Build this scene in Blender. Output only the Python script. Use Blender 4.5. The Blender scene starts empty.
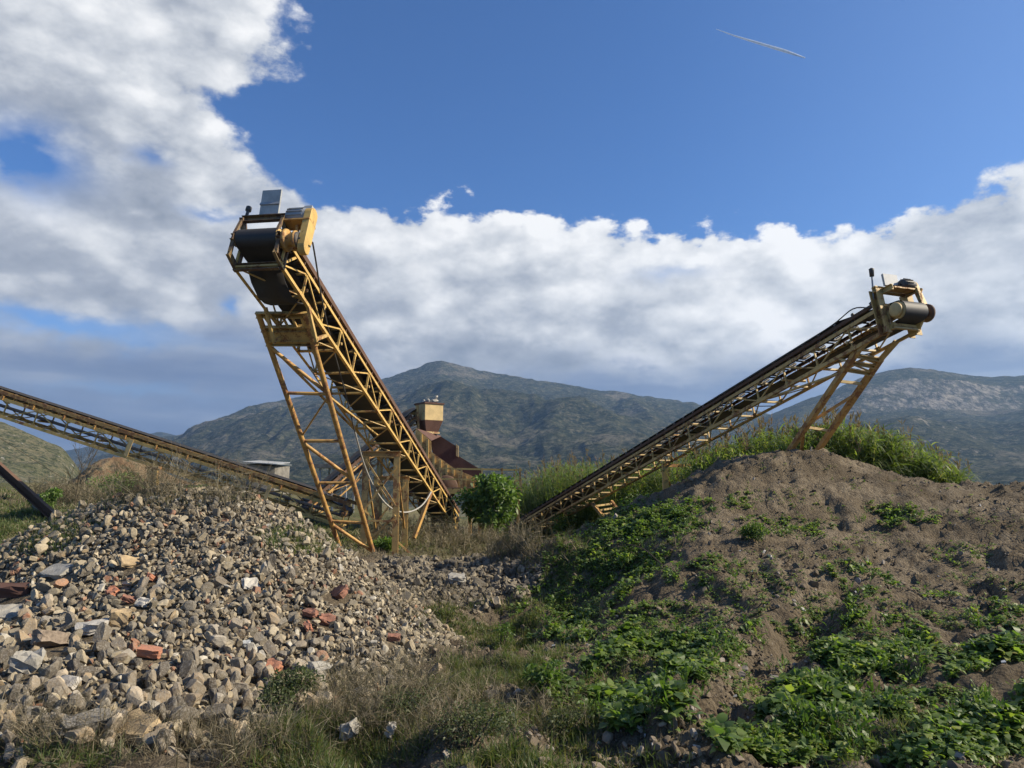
import bpy, math, random
import numpy as np
from mathutils import Vector, Matrix
R = math.radians
random.seed(7); rng = np.random.default_rng(7)
scn = bpy.context.scene
COL = scn.collection
# ------------------------------------------------------------------ camera
EYE = 1.7; FPX = 710.0; TH = R(7.7)
cam = bpy.data.cameras.new('camera'); camo = bpy.data.objects.new('camera', cam); COL.objects.link(camo)
camo.location = (0, 0, EYE); camo.rotation_euler = (R(90) + TH, 0, 0)
cam.sensor_width = 36; cam.lens = 36 * FPX / 1024; cam.clip_start = .05; cam.clip_end = 30000
scn.camera = camo
def ray(px, py):
    u = (px - 512) / FPX; v = (384 - py) / FPX
    return (u, math.cos(TH) - v * math.sin(TH), math.sin(TH) + v * math.cos(TH))
def P(px, py, Y):
    a, b, c = ray(px, py); return Vector((a / b * Y, Y, EYE + c / b * Y))
def pix(x, y, z):       # numpy capable
    zz = z - EYE; d = y * math.cos(TH) + zz * math.sin(TH); v = -y * math.sin(TH) + zz * math.cos(TH)
    d = np.maximum(d, 1e-3)
    return 512 + x / d * FPX, 384 - v / d * FPX
# ------------------------------------------------------------------ sun
SUN_AZ = R(93); SUN_EL = R(34)      # azimuth clockwise from +Y
sd = Vector((math.sin(SUN_AZ) * math.cos(SUN_EL), math.cos(SUN_AZ) * math.cos(SUN_EL), math.sin(SUN_EL)))
sl = bpy.data.lights.new('sun', 'SUN'); sl.energy = 5.0; sl.angle = R(.55); sl.color = (1.0, .88, .68)
so = bpy.data.objects.new('sun', sl); COL.objects.link(so); so.rotation_euler = sd.to_track_quat('Z', 'Y').to_euler()
so.location = (20, 0, 30)
cy = scn.cycles; cy.max_bounces = 6; cy.diffuse_bounces = 3; cy.glossy_bounces = 2; cy.transmission_bounces = 3; cy.transparent_max_bounces = 6; cy.volume_bounces = 0
scn.view_settings.view_transform = 'Standard'; scn.view_settings.look = 'None'
scn.view_settings.exposure = 0.70; scn.view_settings.gamma = 1; scn.view_settings.use_curve_mapping = False
# ------------------------------------------------------------------ node helper
class N:
    def __init__(s, tree): s.t = tree; s.L = tree.links
    def n(s, typ, **kw):
        x = s.t.nodes.new(typ)
        for k, v in kw.items():
            if k == 'inp':
                for i, val in v.items():
                    s.set(x.inputs[i], val)
            else: setattr(x, k, v)
        return x
    def set(s, sock, val):
        if isinstance(val, bpy.types.NodeSocket): s.L.new(val, sock)
        else: sock.default_value = val
    def m(s, op, a, b=0., c=0., clamp=False):
        x = s.t.nodes.new('ShaderNodeMath'); x.operation = op; x.use_clamp = clamp
        s.set(x.inputs[0], a); s.set(x.inputs[1], b); s.set(x.inputs[2], c); return x.outputs[0]
    def ss(s, v, a, b, lo=0., hi=1.):
        x = s.t.nodes.new('ShaderNodeMapRange'); x.interpolation_type = 'SMOOTHSTEP'
        for i, q in enumerate((v, a, b, lo, hi)): s.set(x.inputs[i], q)
        return x.outputs[0]
    def mix(s, f, a, b, bt='MIX'):
        x = s.t.nodes.new('ShaderNodeMix'); x.data_type = 'RGBA'; x.blend_type = bt
        s.set(x.inputs[0], f)
        for i, q in ((6, a), (7, b)):
            if isinstance(q, tuple) and len(q) == 3: q = q + (1,)
            s.set(x.inputs[i], q)
        return x.outputs[2]
    def noise(s, vec, scale, detail=4, rough=.55, dist=0., out=0):
        x = s.n('ShaderNodeTexNoise', inp={'Scale': scale, 'Detail': detail, 'Roughness': rough, 'Distortion': dist})
        if vec is not None: s.L.new(vec, x.inputs['Vector'])
        return x.outputs[out]
    def ramp(s, f, stops):
        x = s.t.nodes.new('ShaderNodeValToRGB'); s.set(x.inputs[0], f); e = x.color_ramp.elements
        while len(e) < len(stops): e.new(.5)
        for el, (p, c) in zip(e, stops): el.position = p; el.color = tuple(c) + ((1,) if len(c) == 3 else ())
        return x.outputs[0]
# ------------------------------------------------------------------ world: Nishita sky with a cloud layer by direction
W = bpy.data.worlds.new('World'); scn.world = W; W.use_nodes = True; W.cycles.sampling_method = 'MANUAL'; W.cycles.sample_map_resolution = 512
nt = W.node_tree; nt.nodes.clear(); w = N(nt)
sky = w.n('ShaderNodeTexSky', sky_type='NISHITA', sun_disc=False, sun_elevation=SUN_EL, sun_rotation=SUN_AZ)
sky.altitude = 200; sky.air_density = 1.0; sky.dust_density = .35; sky.ozone_density = 2.2
tc = w.n('ShaderNodeTexCoord'); dirv = tc.outputs['Generated']
sp = w.n('ShaderNodeSeparateXYZ'); w.L.new(dirv, sp.inputs[0])
az = w.m('ARCTAN2', sp.outputs[0], sp.outputs[1]); el = w.m('ARCSINE', sp.outputs[2])
def azel(px, py):
    a, b, c = ray(px, py); return math.atan2(a, b), math.atan2(c, math.hypot(a, b))
def fcurve(val, pts, lo, hi, olo, ohi):
    x = w.t.nodes.new('ShaderNodeFloatCurve')
    cv = x.mapping.curves[0]; pts = sorted(((a - lo) / (hi - lo), (b - olo) / (ohi - olo)) for a, b in pts)
    while len(cv.points) < len(pts): cv.points.new(.5, .5)
    for p_, q in zip(cv.points, pts): p_.location = q
    x.mapping.update()
    w.set(x.inputs['Value'], w.m('DIVIDE', w.m('SUBTRACT', val, lo), hi - lo, clamp=True))
    return w.m('ADD', w.m('MULTIPLY', x.outputs[0], ohi - olo), olo)
e1 = [(-1.6, -.1), (1.6, .1)] + [azel(*q) for q in ((-900, 150), (0, 205), (200, 205), (290, 205), (350, 203), (430, 200), (500, 200), (560, 204), (600, 212), (650, 226), (700, 226), (740, 226), (800, 220), (850, 212), (900, 205), (950, 188), (1024, 166), (1200, 100), (1700, 60))]
edge1 = fcurve(az, e1, -1.6, 1.6, -.2, 1.4)
e2 = [(azel(px, py)[1], azel(px, py)[0]) for px, py in ((700, -1500), (420, -600), (330, -200), (292, -30), (288, 40), (278, 75), (235, 92), (205, 108), (235, 130), (268, 155), (310, 195), (420, 225), (900, 300))]
edge2 = fcurve(el, e2, -.1, 1.5, -1.2, 1.2)
mp = w.n('ShaderNodeMapping'); w.L.new(dirv, mp.inputs[0]); mp.inputs['Scale'].default_value = (1, 1, 1.7)
cv = mp.outputs[0]
big = w.noise(cv, 6.0, 10, .60, .0); fine = w.noise(cv, 26, 7, .66, .0)
def puffs(vec, sc):
    wv = w.n('ShaderNodeVectorMath', operation='ADD'); w.L.new(vec, wv.inputs[0])
    q = w.n('ShaderNodeVectorMath', operation='SCALE', inp={'Scale': .06}); w.L.new(w.noise(vec, sc * .8, 3, .6, 0, 1), q.inputs[0]); w.L.new(q.outputs[0], wv.inputs[1])
    v_ = w.n('ShaderNodeTexVoronoi', feature='SMOOTH_F1', inp={'Scale': sc, 'Detail': 1., 'Roughness': .5, 'Smoothness': .6}); w.L.new(wv.outputs[0], v_.inputs['Vector']); return w.m('SUBTRACT', 1., v_.outputs[0])
puf = puffs(cv, 17.)
nz = w.m('MULTIPLY', w.m('SUBTRACT', puf, .60), .085); nz0 = nz; nz = w.m('ADD', nz, w.m('ADD', w.m('MULTIPLY', w.m('SUBTRACT', big, .5), .26), w.m('MULTIPLY', w.m('SUBTRACT', fine, .5), .13)))
d1 = w.m('ADD', w.m('SUBTRACT', edge1, el), w.m('ADD', w.m('MULTIPLY', nz, .62), .018)); c1 = w.ss(d1, -.002, .020)
d2 = w.m('ADD', w.m('SUBTRACT', edge2, az), w.m('ADD', nz, .03)); c2 = w.m('MULTIPLY', w.ss(d2, -.01, .055), w.m('MULTIPLY', w.ss(az, -1.5, -1.0), w.ss(el, 1.25, .95)))
cover = w.m('MAXIMUM', c1, c2)
def hole(px, py, rx, ry, k):
    global cover
    a0, e0 = azel(px, py); da = w.m('DIVIDE', w.m('SUBTRACT', w.m('ADD', az, w.m('MULTIPLY', nz, .25)), a0), rx / 710); de = w.m('DIVIDE', w.m('SUBTRACT', w.m('ADD', el, w.m('MULTIPLY', nz, .2)), e0), ry / 710)
    q = w.m('ADD', w.m('MULTIPLY', da, da), w.m('MULTIPLY', de, de))
    h = w.m('MULTIPLY', w.m('EXPONENT', w.m('MULTIPLY', q, -1.)), k)
    cover = w.m('MAXIMUM', w.m('SUBTRACT', cover, h), 0.)
for a in ((8, 165, 42, 24, 1.3), (145, 160, 16, 9, .75), (212, 216, 26, 6, .7), (80, 335, 85, 10, .7), (20, 318, 50, 8, .55), (222, 312, 10, 7, .8), (665, 277, 32, 6, .35), (370, 205, 14, 8, .5), (120, 395, 60, 6, .25)): hole(*a)
# cloud shading: light side towards the sun, grey bellies
mp2 = w.n('ShaderNodeMapping'); w.L.new(cv, mp2.inputs[0]); mp2.inputs['Location'].default_value = (.035, .0, .05)
big2 = w.noise(mp2.outputs[0], 6.0, 5, .55, .0)
lit = w.m('ADD', w.m('MULTIPLY', w.m('SUBTRACT', big, big2), 1.3), w.m('MULTIPLY', w.m('SUBTRACT', puf, .62), .36))
depth = w.ss(d1, .0, .22)                                            # 0 at the sunlit top edge, 1 deep inside
mid = w.noise(cv, 2.6, 3, .5)
bl = w.ss(az, -.62, .55)                                             # clouds nearer the sun's side are brighter
val = w.m('ADD', w.m('ADD', .79, w.m('MULTIPLY', bl, .24)), lit)
val = w.m('ADD', val, w.m('MULTIPLY', w.m('SUBTRACT', mid, .5), .75))
val = w.m('ADD', val, w.m('MULTIPLY', w.m('SUBTRACT', fine, .5), .27))
val = w.m('SUBTRACT', val, w.m('MULTIPLY', depth, .17), clamp=True)
ccol = w.ramp(val, [(0, (.20, .235, .30)), (.25, (.30, .34, .41)), (.5, (.44, .475, .54)), (.75, (.70, .725, .76)), (1, (1.0, 1.0, 1.0))])
# low layered stratus and the hazy blue-grey sky beneath the bank
mp3 = w.n('ShaderNodeMapping'); w.L.new(dirv, mp3.inputs[0]); mp3.inputs['Scale'].default_value = (1.2, 1.2, 9)
st = w.noise(mp3.outputs[0], 3.2, 6, .5)
scol = w.ramp(st, [(.3, (.155, .215, .36)), (.52, (.235, .295, .43)), (.72, (.40, .45, .55))])
e3 = [azel(*q) for q in ((-900, 380), (0, 330), (150, 335), (250, 318), (330, 345), (430, 372), (520, 362), (600, 356), (700, 360), (780, 352), (880, 345), (960, 322), (1024, 332), (1700, 330))]
edge3 = fcurve(az, e3, -1.6, 1.6, -.2, 1.4)
low = w.ss(w.m('ADD', w.m('SUBTRACT', edge3, el), w.m('MULTIPLY', nz, .35)), -.025, .03)
ccol = w.mix(w.m('MULTIPLY', low, .92), ccol, scol)
# thin veil over the right part of the blue
veil = w.m('MULTIPLY', w.ss(az, .15, 1.0), .16)
bg1 = w.n('ShaderNodeBackground', inp={'Strength': .074})
w.L.new(w.mix(veil, w.mix(1., sky.outputs[0], (.50, .80, 1.20), 'MULTIPLY'), (4., 5., 6.5)), bg1.inputs[0])
bg2 = w.n('ShaderNodeBackground', inp={'Color': ccol, 'Strength': .63})
ms = w.n('ShaderNodeMixShader', inp={0: w.m('MULTIPLY', w.ss(sp.outputs[2], -.12, -.02), cover)})
w.L.new(bg1.outputs[0], ms.inputs[1]); w.L.new(bg2.outputs[0], ms.inputs[2])
wo = w.n('ShaderNodeOutputWorld'); w.L.new(ms.outputs[0], wo.inputs[0])

# ------------------------------------------------------------------ numpy noise
def _h(ix, iy, s):
    a = (ix.astype(np.int64) * 374761393 + iy.astype(np.int64) * 668265263 + s * 1442695041) & 0xffffffff
    a = ((a ^ (a >> 13)) * 1274126177) & 0xffffffff
    return ((a ^ (a >> 16)) & 0xffff) / 65535.0
def vn(x, y, s=0):
    ix = np.floor(x); iy = np.floor(y); fx = x - ix; fy = y - iy
    fx = fx * fx * fx * (fx * (fx * 6 - 15) + 10); fy = fy * fy * fy * (fy * (fy * 6 - 15) + 10)
    a = _h(ix, iy, s); b = _h(ix + 1, iy, s); c = _h(ix, iy + 1, s); d = _h(ix + 1, iy + 1, s)
    return (a + (b - a) * fx) * (1 - fy) + (c + (d - c) * fx) * fy
def fbm(x, y, oct=4, s=0, g=.5):
    t = 0; a = 1.; n = 0.
    for i in range(oct):
        t = t + a * vn(x * 2 ** i + 17.3 * i, y * 2 ** i - 9.1 * i, s + i); n += a; a *= g
    return t / n
def ridged(x, y, oct=4, s=0):
    t = 0; a = 1.; n = 0.
    for i in range(oct):
        t = t + a * (1 - np.abs(2 * vn(x * 2 ** i + 5.3 * i, y * 2 ** i + 3.7 * i, s + i) - 1)); n += a; a *= .5
    return t / n
def sstep(x, a, b):
    t = np.clip((x - a) / (b - a), 0, 1); return t * t * (3 - 2 * t)
# ------------------------------------------------------------------ terrain
class TPS:
    def __init__(s, pts, lam=.02):
        A = np.array(pts, float); s.xy = A[:, :2]; n = len(A)
        K = s.k(np.linalg.norm(s.xy[:, None] - s.xy[None], axis=2)) + lam * np.eye(n)
        Q = np.c_[np.ones(n), s.xy]; M = np.block([[K, Q], [Q.T, np.zeros((3, 3))]])
        sol = np.linalg.solve(M, np.r_[A[:, 2], np.zeros(3)]); s.w = sol[:n]; s.a = sol[n:]
    @staticmethod
    def k(r): return np.where(r > 1e-9, r * r * np.log(np.maximum(r, 1e-9)), 0.)
    def __call__(s, x, y):
        sh = np.shape(x); x = np.ravel(x); y = np.ravel(y); out = s.a[0] + s.a[1] * x + s.a[2] * y
        for i in range(len(s.w)): out = out + s.w[i] * s.k(np.hypot(x - s.xy[i, 0], y - s.xy[i, 1]))
        return out.reshape(sh)
def PL(l): return [tuple(P(*q)) for q in l]
base_pts = PL([(100, 765, 4.3), (512, 765, 4.3), (900, 765, 4.3), (560, 700, 6.2), (470, 660, 7.6), (540, 640, 10), (500, 612, 12), (590, 610, 11),
  (620, 562, 12.3), (400, 577, 14), (500, 582, 13.5), (440, 597, 12.5), (376, 558, 18), (320, 552, 19), (290, 530, 20), (450, 547, 23), (500, 550, 28), (455, 536, 27),
  (620, 529, 27), (500, 546, 37), (800, 453, 17.4), (840, 462, 17.5), (880, 475, 17), (960, 488, 16.2), (1024, 489.5, 15.8), (1150, 490, 15.5), (740, 462, 16.8), (700, 474, 15.8),
  (660, 496, 14.8), (620, 516, 14.2), (575, 540, 13.8), (540, 556, 13.8), (850, 522, 13), (950, 530, 12.4), (1024, 540, 11.5), (760, 520, 12.8), (700, 542, 11.4), (800, 570, 10.2),
  (900, 590, 9.8), (1024, 600, 9), (655, 580, 10), (640, 622, 8.5), (720, 622, 8.3), (850, 640, 7.5), (1024, 650, 7), (620, 680, 6.7), (750, 700, 5.8),
  (0, 540, 13), (30, 522, 15), (0, 502, 22), (60, 515, 17), (0, 481, 36), (100, 500, 26), (200, 504, 24), (280, 520, 22)])
base_pts += [(-9, 0, 0), (0, 0, 0), (9, 0, 0), (-5, 3, 0), (5, 3, 0), (0, 3, 0), (12, 5, .2), (14, 9, .8), (18, 16, 1.3), (7.5, 21, .9), (7, 26, -.9), (4.3, 20, .2), (11, 22, 0.2), (3, 18, 0.), (5, 32, -1.6),
  (-9, 7, .1), (-14, 10, .5), (-20, 20, 1.2), (25, 25, -1), (15, 36, -2.5), (-4, 6, 0), (-5, 10, 0), (-8, 45, .2), (8, 48, -3), (-25, 45, 1.5), (25, 48, -3.5)]
baseT = TPS(base_pts)
pile_pts = PL([(60, 520, 10.5), (120, 501, 10.4), (190, 494, 10.4), (260, 506, 10.3), (310, 536, 9.9), (360, 582, 9.1), (400, 622, 8.4), (450, 674, 7.4), (0, 570, 9.3), (-80, 635, 8.4),
  (100, 775, 4.25), (250, 744, 4.8), (345, 712, 5.5), (20, 775, 4.2), (-90, 775, 4.2), (200, 582, 7.6), (100, 604, 7.2), (300, 622, 7.1), (300, 682, 5.9), (380, 690, 6.1), (0, 652, 6.), (200, 660, 6.0), (-100, 660, 6.4)])
pile_pts += [(.4, 9, -1.2), (-1, 13, -1.4), (-4.5, 14.2, -.3), (-7, 14, -.4), (-4.6, 12.4, .85), (-10, 9, -.5), (-10, 5, -.8), (1, 6, -1.2), (-3, 3, -.9), (0, 3.5, -1.3), (-7, 3, -.8)]
pileT = TPS(pile_pts)
g1 = P(835, 600, 9.2); g2 = P(702, 742, 5.2)
def seg_d(x, y, a, b):
    dx, dy = b[0] - a[0], b[1] - a[1]; t = np.clip(((x - a[0]) * dx + (y - a[1]) * dy) / (dx * dx + dy * dy), 0, 1)
    return np.hypot(x - a[0] - t * dx, y - a[1] - t * dy)
def base_h(x, y):
    r = np.hypot(x, y - 18); k = sstep(r, 26, 60)
    z = baseT(x, y) * (1 - k) + k * (-3.5 - 22 * sstep(r, 60, 400))
    near = 1 - sstep(r, 40, 90)
    z = z + near * ((fbm(x * .7, y * .7, 4, 3) - .5) * .30 + (ridged(x * 1.5 + .5 * y, y * 1.1, 5, 9) - .55) * .22 + (fbm(x * 2.2, y * 2.2, 4, 61) - .5) * .20 + (ridged(x * 3.2 - y * .9, y * .55, 3, 171) - .55) * .11 + (ridged(x * 5 + .6 * y, y * 3.2, 3, 121) - .55) * .09 + (fbm(x * 10, y * 10, 3, 21) - .5) * .11)
    z = z + (1 - near) * (fbm(x * .02, y * .02, 4, 5) - .5) * 3
    d = seg_d(x + .18 * (fbm(x * 2, y * 2, 2, 33) - .5), y, g1, g2); sgn = (x - g1[0]) * (g2[1] - g1[1]) - (y - g1[1]) * (g2[0] - g1[0])
    z = z - .17 * np.exp(-(d / .22) ** 2) + .10 * np.exp(-((d - .4) / .3) ** 2) * (sgn > 0)
    return z
def pile_h(x, y): return pileT(x, y) + (fbm(x * 1.1, y * 1.1, 3, 50) - .5) * .16
def H(x, y):
    x = np.asarray(x, float); y = np.asarray(y, float)
    return np.maximum(base_h(x, y), np.where(np.hypot(x + 5, y - 9) < 9, pile_h(x, y), -99.))
GX0, GY0, GS = -34., 1., .06
_gx = np.arange(GX0, 34, GS); _gy = np.arange(GY0, 52, GS); _G = H(*np.meshgrid(_gx, _gy))
def Hc(x, y):
    x = np.asarray(x, float); y = np.asarray(y, float)
    u = np.clip((x - GX0) / GS, 0, len(_gx) - 1.001); v = np.clip((y - GY0) / GS, 0, len(_gy) - 1.001)
    i = u.astype(int); j = v.astype(int); a = u - i; b_ = v - j
    return (_G[j, i] * (1 - a) + _G[j, i + 1] * a) * (1 - b_) + (_G[j + 1, i] * (1 - a) + _G[j + 1, i + 1] * a) * b_
def hz(x, y): return float(Hc(np.array([x]), np.array([y]))[0])
def hits(px, py, t0=3.2, t1=45, n=420):
    """first meeting of the view ray with the terrain (vectorised)"""
    px = np.atleast_1d(px).astype(float); py = np.atleast_1d(py).astype(float)
    u = (px - 512) / FPX; v = (384 - py) / FPX; b = math.cos(TH) - v * math.sin(TH); c = math.sin(TH) + v * math.cos(TH)
    Ys = t0 * (t1 / t0) ** (np.arange(n) / (n - 1)); X = (u / b)[:, None] * Ys; Z = EYE + (c / b)[:, None] * Ys
    g = Hc(X, np.broadcast_to(Ys, X.shape)); i = np.argmax(Z < g, axis=1); ok = (Z < g).any(axis=1)
    k = np.arange(len(px)); return X[k, i], Ys[i], g[k, i], ok
def hit(px, py):
    x, y, z, ok = hits(px, py); return Vector((x[0], y[0], z[0]))
# ------------------------------------------------------------------ mesh helpers
ORG = {}
def tag(o, label=None, cat=None, group=None, kind=None):
    for k, v in (('label', label), ('category', cat), ('group', group), ('kind', kind)):
        if v: o[k] = v
    return o
def thing(name, label, cat, loc, group=None):
    o = bpy.data.objects.new(name, None); o.empty_display_size = .2; o.location = loc; COL.objects.link(o)
    ORG[o.name] = Vector(loc); return tag(o, label, cat, group)
def link(name, me, mat, parent=None, loc=(0, 0, 0)):
    if mat is not None:
        for mm in (mat if isinstance(mat, (list, tuple)) else [mat]): me.materials.append(mm)
    o = bpy.data.objects.new(name, me); o.location = loc; o.parent = parent; COL.objects.link(o)
    return o
class MB:
    def __init__(s): s.v = []; s.f = []; s.sm = []
    def add(s, vs, fs, smooth=False):
        b = len(s.v); s.v += [Vector(q) for q in vs]; s.f += [tuple(i + b for i in q) for q in fs]; s.sm += [smooth] * len(fs); return s
    def hexa(s, c8): return s.add(c8, [(0, 3, 2, 1), (4, 5, 6, 7), (0, 1, 5, 4), (1, 2, 6, 5), (2, 3, 7, 6), (3, 0, 4, 7)])
    def beam(s, a, b, w_, h_, up=(0, 0, 1)):
        a = Vector(a); b = Vector(b); d = (b - a).normalized(); up = Vector(up)
        r = d.cross(up)
        if r.length < 1e-3: r = d.cross(Vector((1, 0, 0)))
        r.normalize(); n = r.cross(d); r *= w_ / 2; n *= h_ / 2
        return s.hexa([a - r - n, a + r - n, a + r + n, a - r + n, b - r - n, b + r - n, b + r + n, b - r + n])
    def angle(s, a, b, w_, up=(0, 0, 1), side=1, t=.012):
        """L-section steel bar"""
        a = Vector(a); b = Vector(b); d = (b - a).normalized(); r = d.cross(Vector(up))
        if r.length < 1e-3: r = d.cross(Vector((1, 0, 0)))
        r.normalize(); n = r.cross(d); r = r * side
        pr = [(0, 0), (w_, 0), (w_, t), (t, t), (t, w_), (0, w_)]
        A = [a - r * (w_ / 2) - n * (w_ / 2) + r * p + n * q for p, q in pr]; B = [b - r * (w_ / 2) - n * (w_ / 2) + r * p + n * q for p, q in pr]
        k = 6; return s.add(A + B, [(i, (i + 1) % k, k + (i + 1) % k, k + i) for i in range(k)] + [tuple(range(k))[::-1], tuple(range(k, 2 * k))])
    def channel(s, a, b, w_, h_, up=(0, 0, 1), side=1, t=.014):
        a = Vector(a); b = Vector(b); d = (b - a).normalized(); r = d.cross(Vector(up)).normalized() * side; n = (r * side).cross(d)
        pr = [(0, 0), (w_, 0), (w_, t), (t, t), (t, h_ - t), (w_, h_ - t), (w_, h_), (0, h_)]
        A = [a - n * (h_ / 2) - r * (w_ / 2) + r * p + n * q for p, q in pr]; B = [q + (b - a) for q in A]; k = 8
        return s.add(A + B, [(i, (i + 1) % k, k + (i + 1) % k, k + i) for i in range(k)] + [(0, 1, 2, 3), (0, 3, 4, 7), (4, 5, 6, 7), (8, 11, 10, 9), (8, 15, 12, 11), (12, 15, 14, 13)])
    def tube(s, a, b, r0, r1=None, n=12, cap=True):
        a = Vector(a); b = Vector(b); r1 = r0 if r1 is None else r1; d = (b - a).normalized()
        x = d.orthogonal().normalized(); y = d.cross(x); A = []; B = []
        for i in range(n):
            t = 2 * math.pi * i / n; o = x * math.cos(t) + y * math.sin(t); A.append(a + o * r0); B.append(b + o * r1)
        s.add(A + B, [(i, (i + 1) % n, n + (i + 1) % n, n + i) for i in range(n)], True)
        if cap: s.add(A, [tuple(range(n))[::-1]]); s.add(B, [tuple(range(n))])
        return s
    def lathe(s, a, axis, prof, n=18):
        a = Vector(a); d = Vector(axis).normalized(); x = d.orthogonal().normalized(); y = d.cross(x); vs = []
        for h_, r in prof:
            for i in range(n):
                t = 2 * math.pi * i / n; vs.append(a + d * h_ + (x * math.cos(t) + y * math.sin(t)) * max(r, 1e-4))
        fs = [(k * n + i, k * n + (i + 1) % n, (k + 1) * n + (i + 1) % n, (k + 1) * n + i) for k in range(len(prof) - 1) for i in range(n)]
        return s.add(vs, fs, True)
    def path(s, pts, r, n=6):
        for a, b in zip(pts, pts[1:]): s.tube(a, b, r, r, n, True)
        return s
    def plate(s, pts, nrm, t):
        """flat polygon plate with thickness"""
        pts = [Vector(q) for q in pts]; o = Vector(nrm).normalized() * t; k = len(pts)
        return s.add(pts + [q + o for q in pts], [tuple(range(k))[::-1], tuple(range(k, 2 * k))] + [(i, (i + 1) % k, k + (i + 1) % k, k + i) for i in range(k)])
    def build(s, name, mat, parent=None, label=None, bevel=0.):
        if parent is None:
            A = np.array([tuple(q) for q in s.v]); org = Vector((*(A[:, :2].min(0) + A[:, :2].max(0)) / 2, A[:, 2].min()))
        else: org = ORG[parent.name]
        me = bpy.data.meshes.new(name); me.from_pydata([tuple(q - org) for q in s.v], [], s.f)
        me.polygons.foreach_set('use_smooth', s.sm); me.update()
        o = link(name, me, mat, parent, org if parent is None else (0, 0, 0)); ORG[o.name] = org
        if bevel: m_ = o.modifiers.new('bevel', 'BEVEL'); m_.width = bevel; m_.segments = 2; m_.limit_method = 'ANGLE'
        if label: o['label'] = label
        return o
def npmesh(name, V, F, mat, tint=None, smooth=False, loc=None, parent=None, tris=None):
    """big mesh from numpy arrays; F is (n,3) or (n,4); tint is a per-vertex random number"""
    V = np.asarray(V, np.float32); F = np.asarray(F, np.int32)
    me = bpy.data.meshes.new(name); k = F.shape[1]
    me.vertices.add(len(V)); me.vertices.foreach_set('co', V.ravel())
    me.loops.add(F.size); me.loops.foreach_set('vertex_index', F.ravel())
    me.polygons.add(len(F)); me.polygons.foreach_set('loop_start', np.arange(0, F.size, k, dtype=np.int32))
    try: me.polygons.foreach_set('loop_total', np.full(len(F), k, np.int32))
    except Exception: pass
    me.update(calc_edges=True); me.validate()
    me.polygons.foreach_set('use_smooth', np.full(len(me.polygons), smooth))
    if tint is not None and len(me.vertices) == len(V):
        at = me.attributes.new('tint', 'FLOAT', 'POINT'); at.data.foreach_set('value', np.asarray(tint, np.float32))
    return link(name, me, mat, parent)
# ------------------------------------------------------------------ materials
def mat(name):
    m_ = bpy.data.materials.new(name); m_.use_nodes = True; t = m_.node_tree; t.nodes.clear(); n = N(t)
    out = n.n('ShaderNodeOutputMaterial'); b = n.n('ShaderNodeBsdfPrincipled'); n.L.new(b.outputs[0], out.inputs[0])
    pos = n.n('ShaderNodeNewGeometry').outputs['Position']; return m_, n, b, pos, out
def bump(n, b, h, st, dist=.01):
    x = n.n('ShaderNodeBump', inp={'Height': h, 'Strength': st, 'Distance': dist}); n.L.new(x.outputs[0], b.inputs['Normal'])
def steel(name, paint, rust, amt, rough=.6, scale=7.):
    m_, n, b, pos, _ = mat(name)
    a = n.noise(pos, scale, 8, .68, .4); c = n.noise(pos, scale * 6, 4, .6); g = n.noise(pos, 1.3, 3, .5)
    f = n.ss(n.m('ADD', n.m('ADD', a, n.m('MULTIPLY', c, .35)), n.m('MULTIPLY', g, .5)), 1.07 - amt, 1.17 - amt)
    dirt = n.mix(n.ss(n.noise(pos, 3.1, 6, .6), .35, .7), paint, tuple(x * .72 for x in paint))
    n.L.new(n.mix(f, dirt, n.mix(c, rust, tuple(x * 1.9 for x in rust))), b.inputs['Base Color'])
    n.L.new(n.m('ADD', n.m('MULTIPLY', f, .3), rough), b.inputs['Roughness']); b.inputs['Metallic'].default_value = 0
    bump(n, b, n.m('ADD', c, f), .3, .004); return m_
M = {}
M['yellow'] = steel('yellow_paint', (.60, .39, .115), (.16, .075, .03), .09)
M['yellow_worn'] = steel('worn_yellow_paint', (.52, .35, .12), (.15, .075, .032), .13)
M['ochre'] = steel('ochre_paint', (.48, .28, .08), (.16, .075, .03), .16)
M['rust'] = steel('rust', (.115, .062, .036), (.07, .036, .022), .12, .8)
M['rusty_red'] = steel('rusty_red', (.105, .05, .034), (.06, .03, .022), .12, .85, 3)
M['tan'] = steel('tan_paint', (.54, .39, .17), (.18, .085, .045), .05, .6, 3)
M['grime'] = steel('grimy_steel', (.20, .135, .06), (.07, .042, .028), .22)
M['grey'] = steel('grey_steel', (.30, .32, .34), (.12, .09, .07), .05, .5)
M['dark'] = steel('dark_steel', (.055, .052, .05), (.07, .04, .025), .1, .6)
M['lightmetal'] = steel('pale_metal', (.42, .43, .42), (.3, .27, .22), .02, .45)
m_, n, b, pos, _ = mat('rubber'); n.L.new(n.mix(n.noise(pos, 6, 6, .7), (.012, .012, .013), (.045, .040, .036)), b.inputs['Base Color']); b.inputs['Roughness'].default_value = .62; M['rubber'] = m_
m_, n, b, pos, _ = mat('weathered_cable'); n.L.new(n.mix(n.noise(pos, 9), (.03, .03, .03), (.09, .085, .08)), b.inputs['Base Color']); b.inputs['Roughness'].default_value = .7; M['cable'] = m_
m_, n, b, pos, _ = mat('pale_cable'); n.L.new(n.mix(n.noise(pos, 9), (.26, .25, .22), (.42, .40, .36)), b.inputs['Base Color']); b.inputs['Roughness'].default_value = .7; M['pale_cable'] = m_
STONES = [(0, (0.075, 0.061, 0.04)), (0.12, (0.145, 0.119, 0.08)), (0.3, (0.225, 0.185, 0.12)), (0.5, (0.32, 0.262, 0.17)), (0.66, (0.175, 0.15, 0.11)), (0.78, (0.42, 0.35, 0.235)), (0.885, (0.28, 0.205, 0.115)), (0.93, (0.26, 0.115, 0.06)), (0.955, (0.32, 0.165, 0.09)), (0.968, (0.46, 0.42, 0.34)), (1, (0.56, 0.52, 0.44))]
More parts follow.
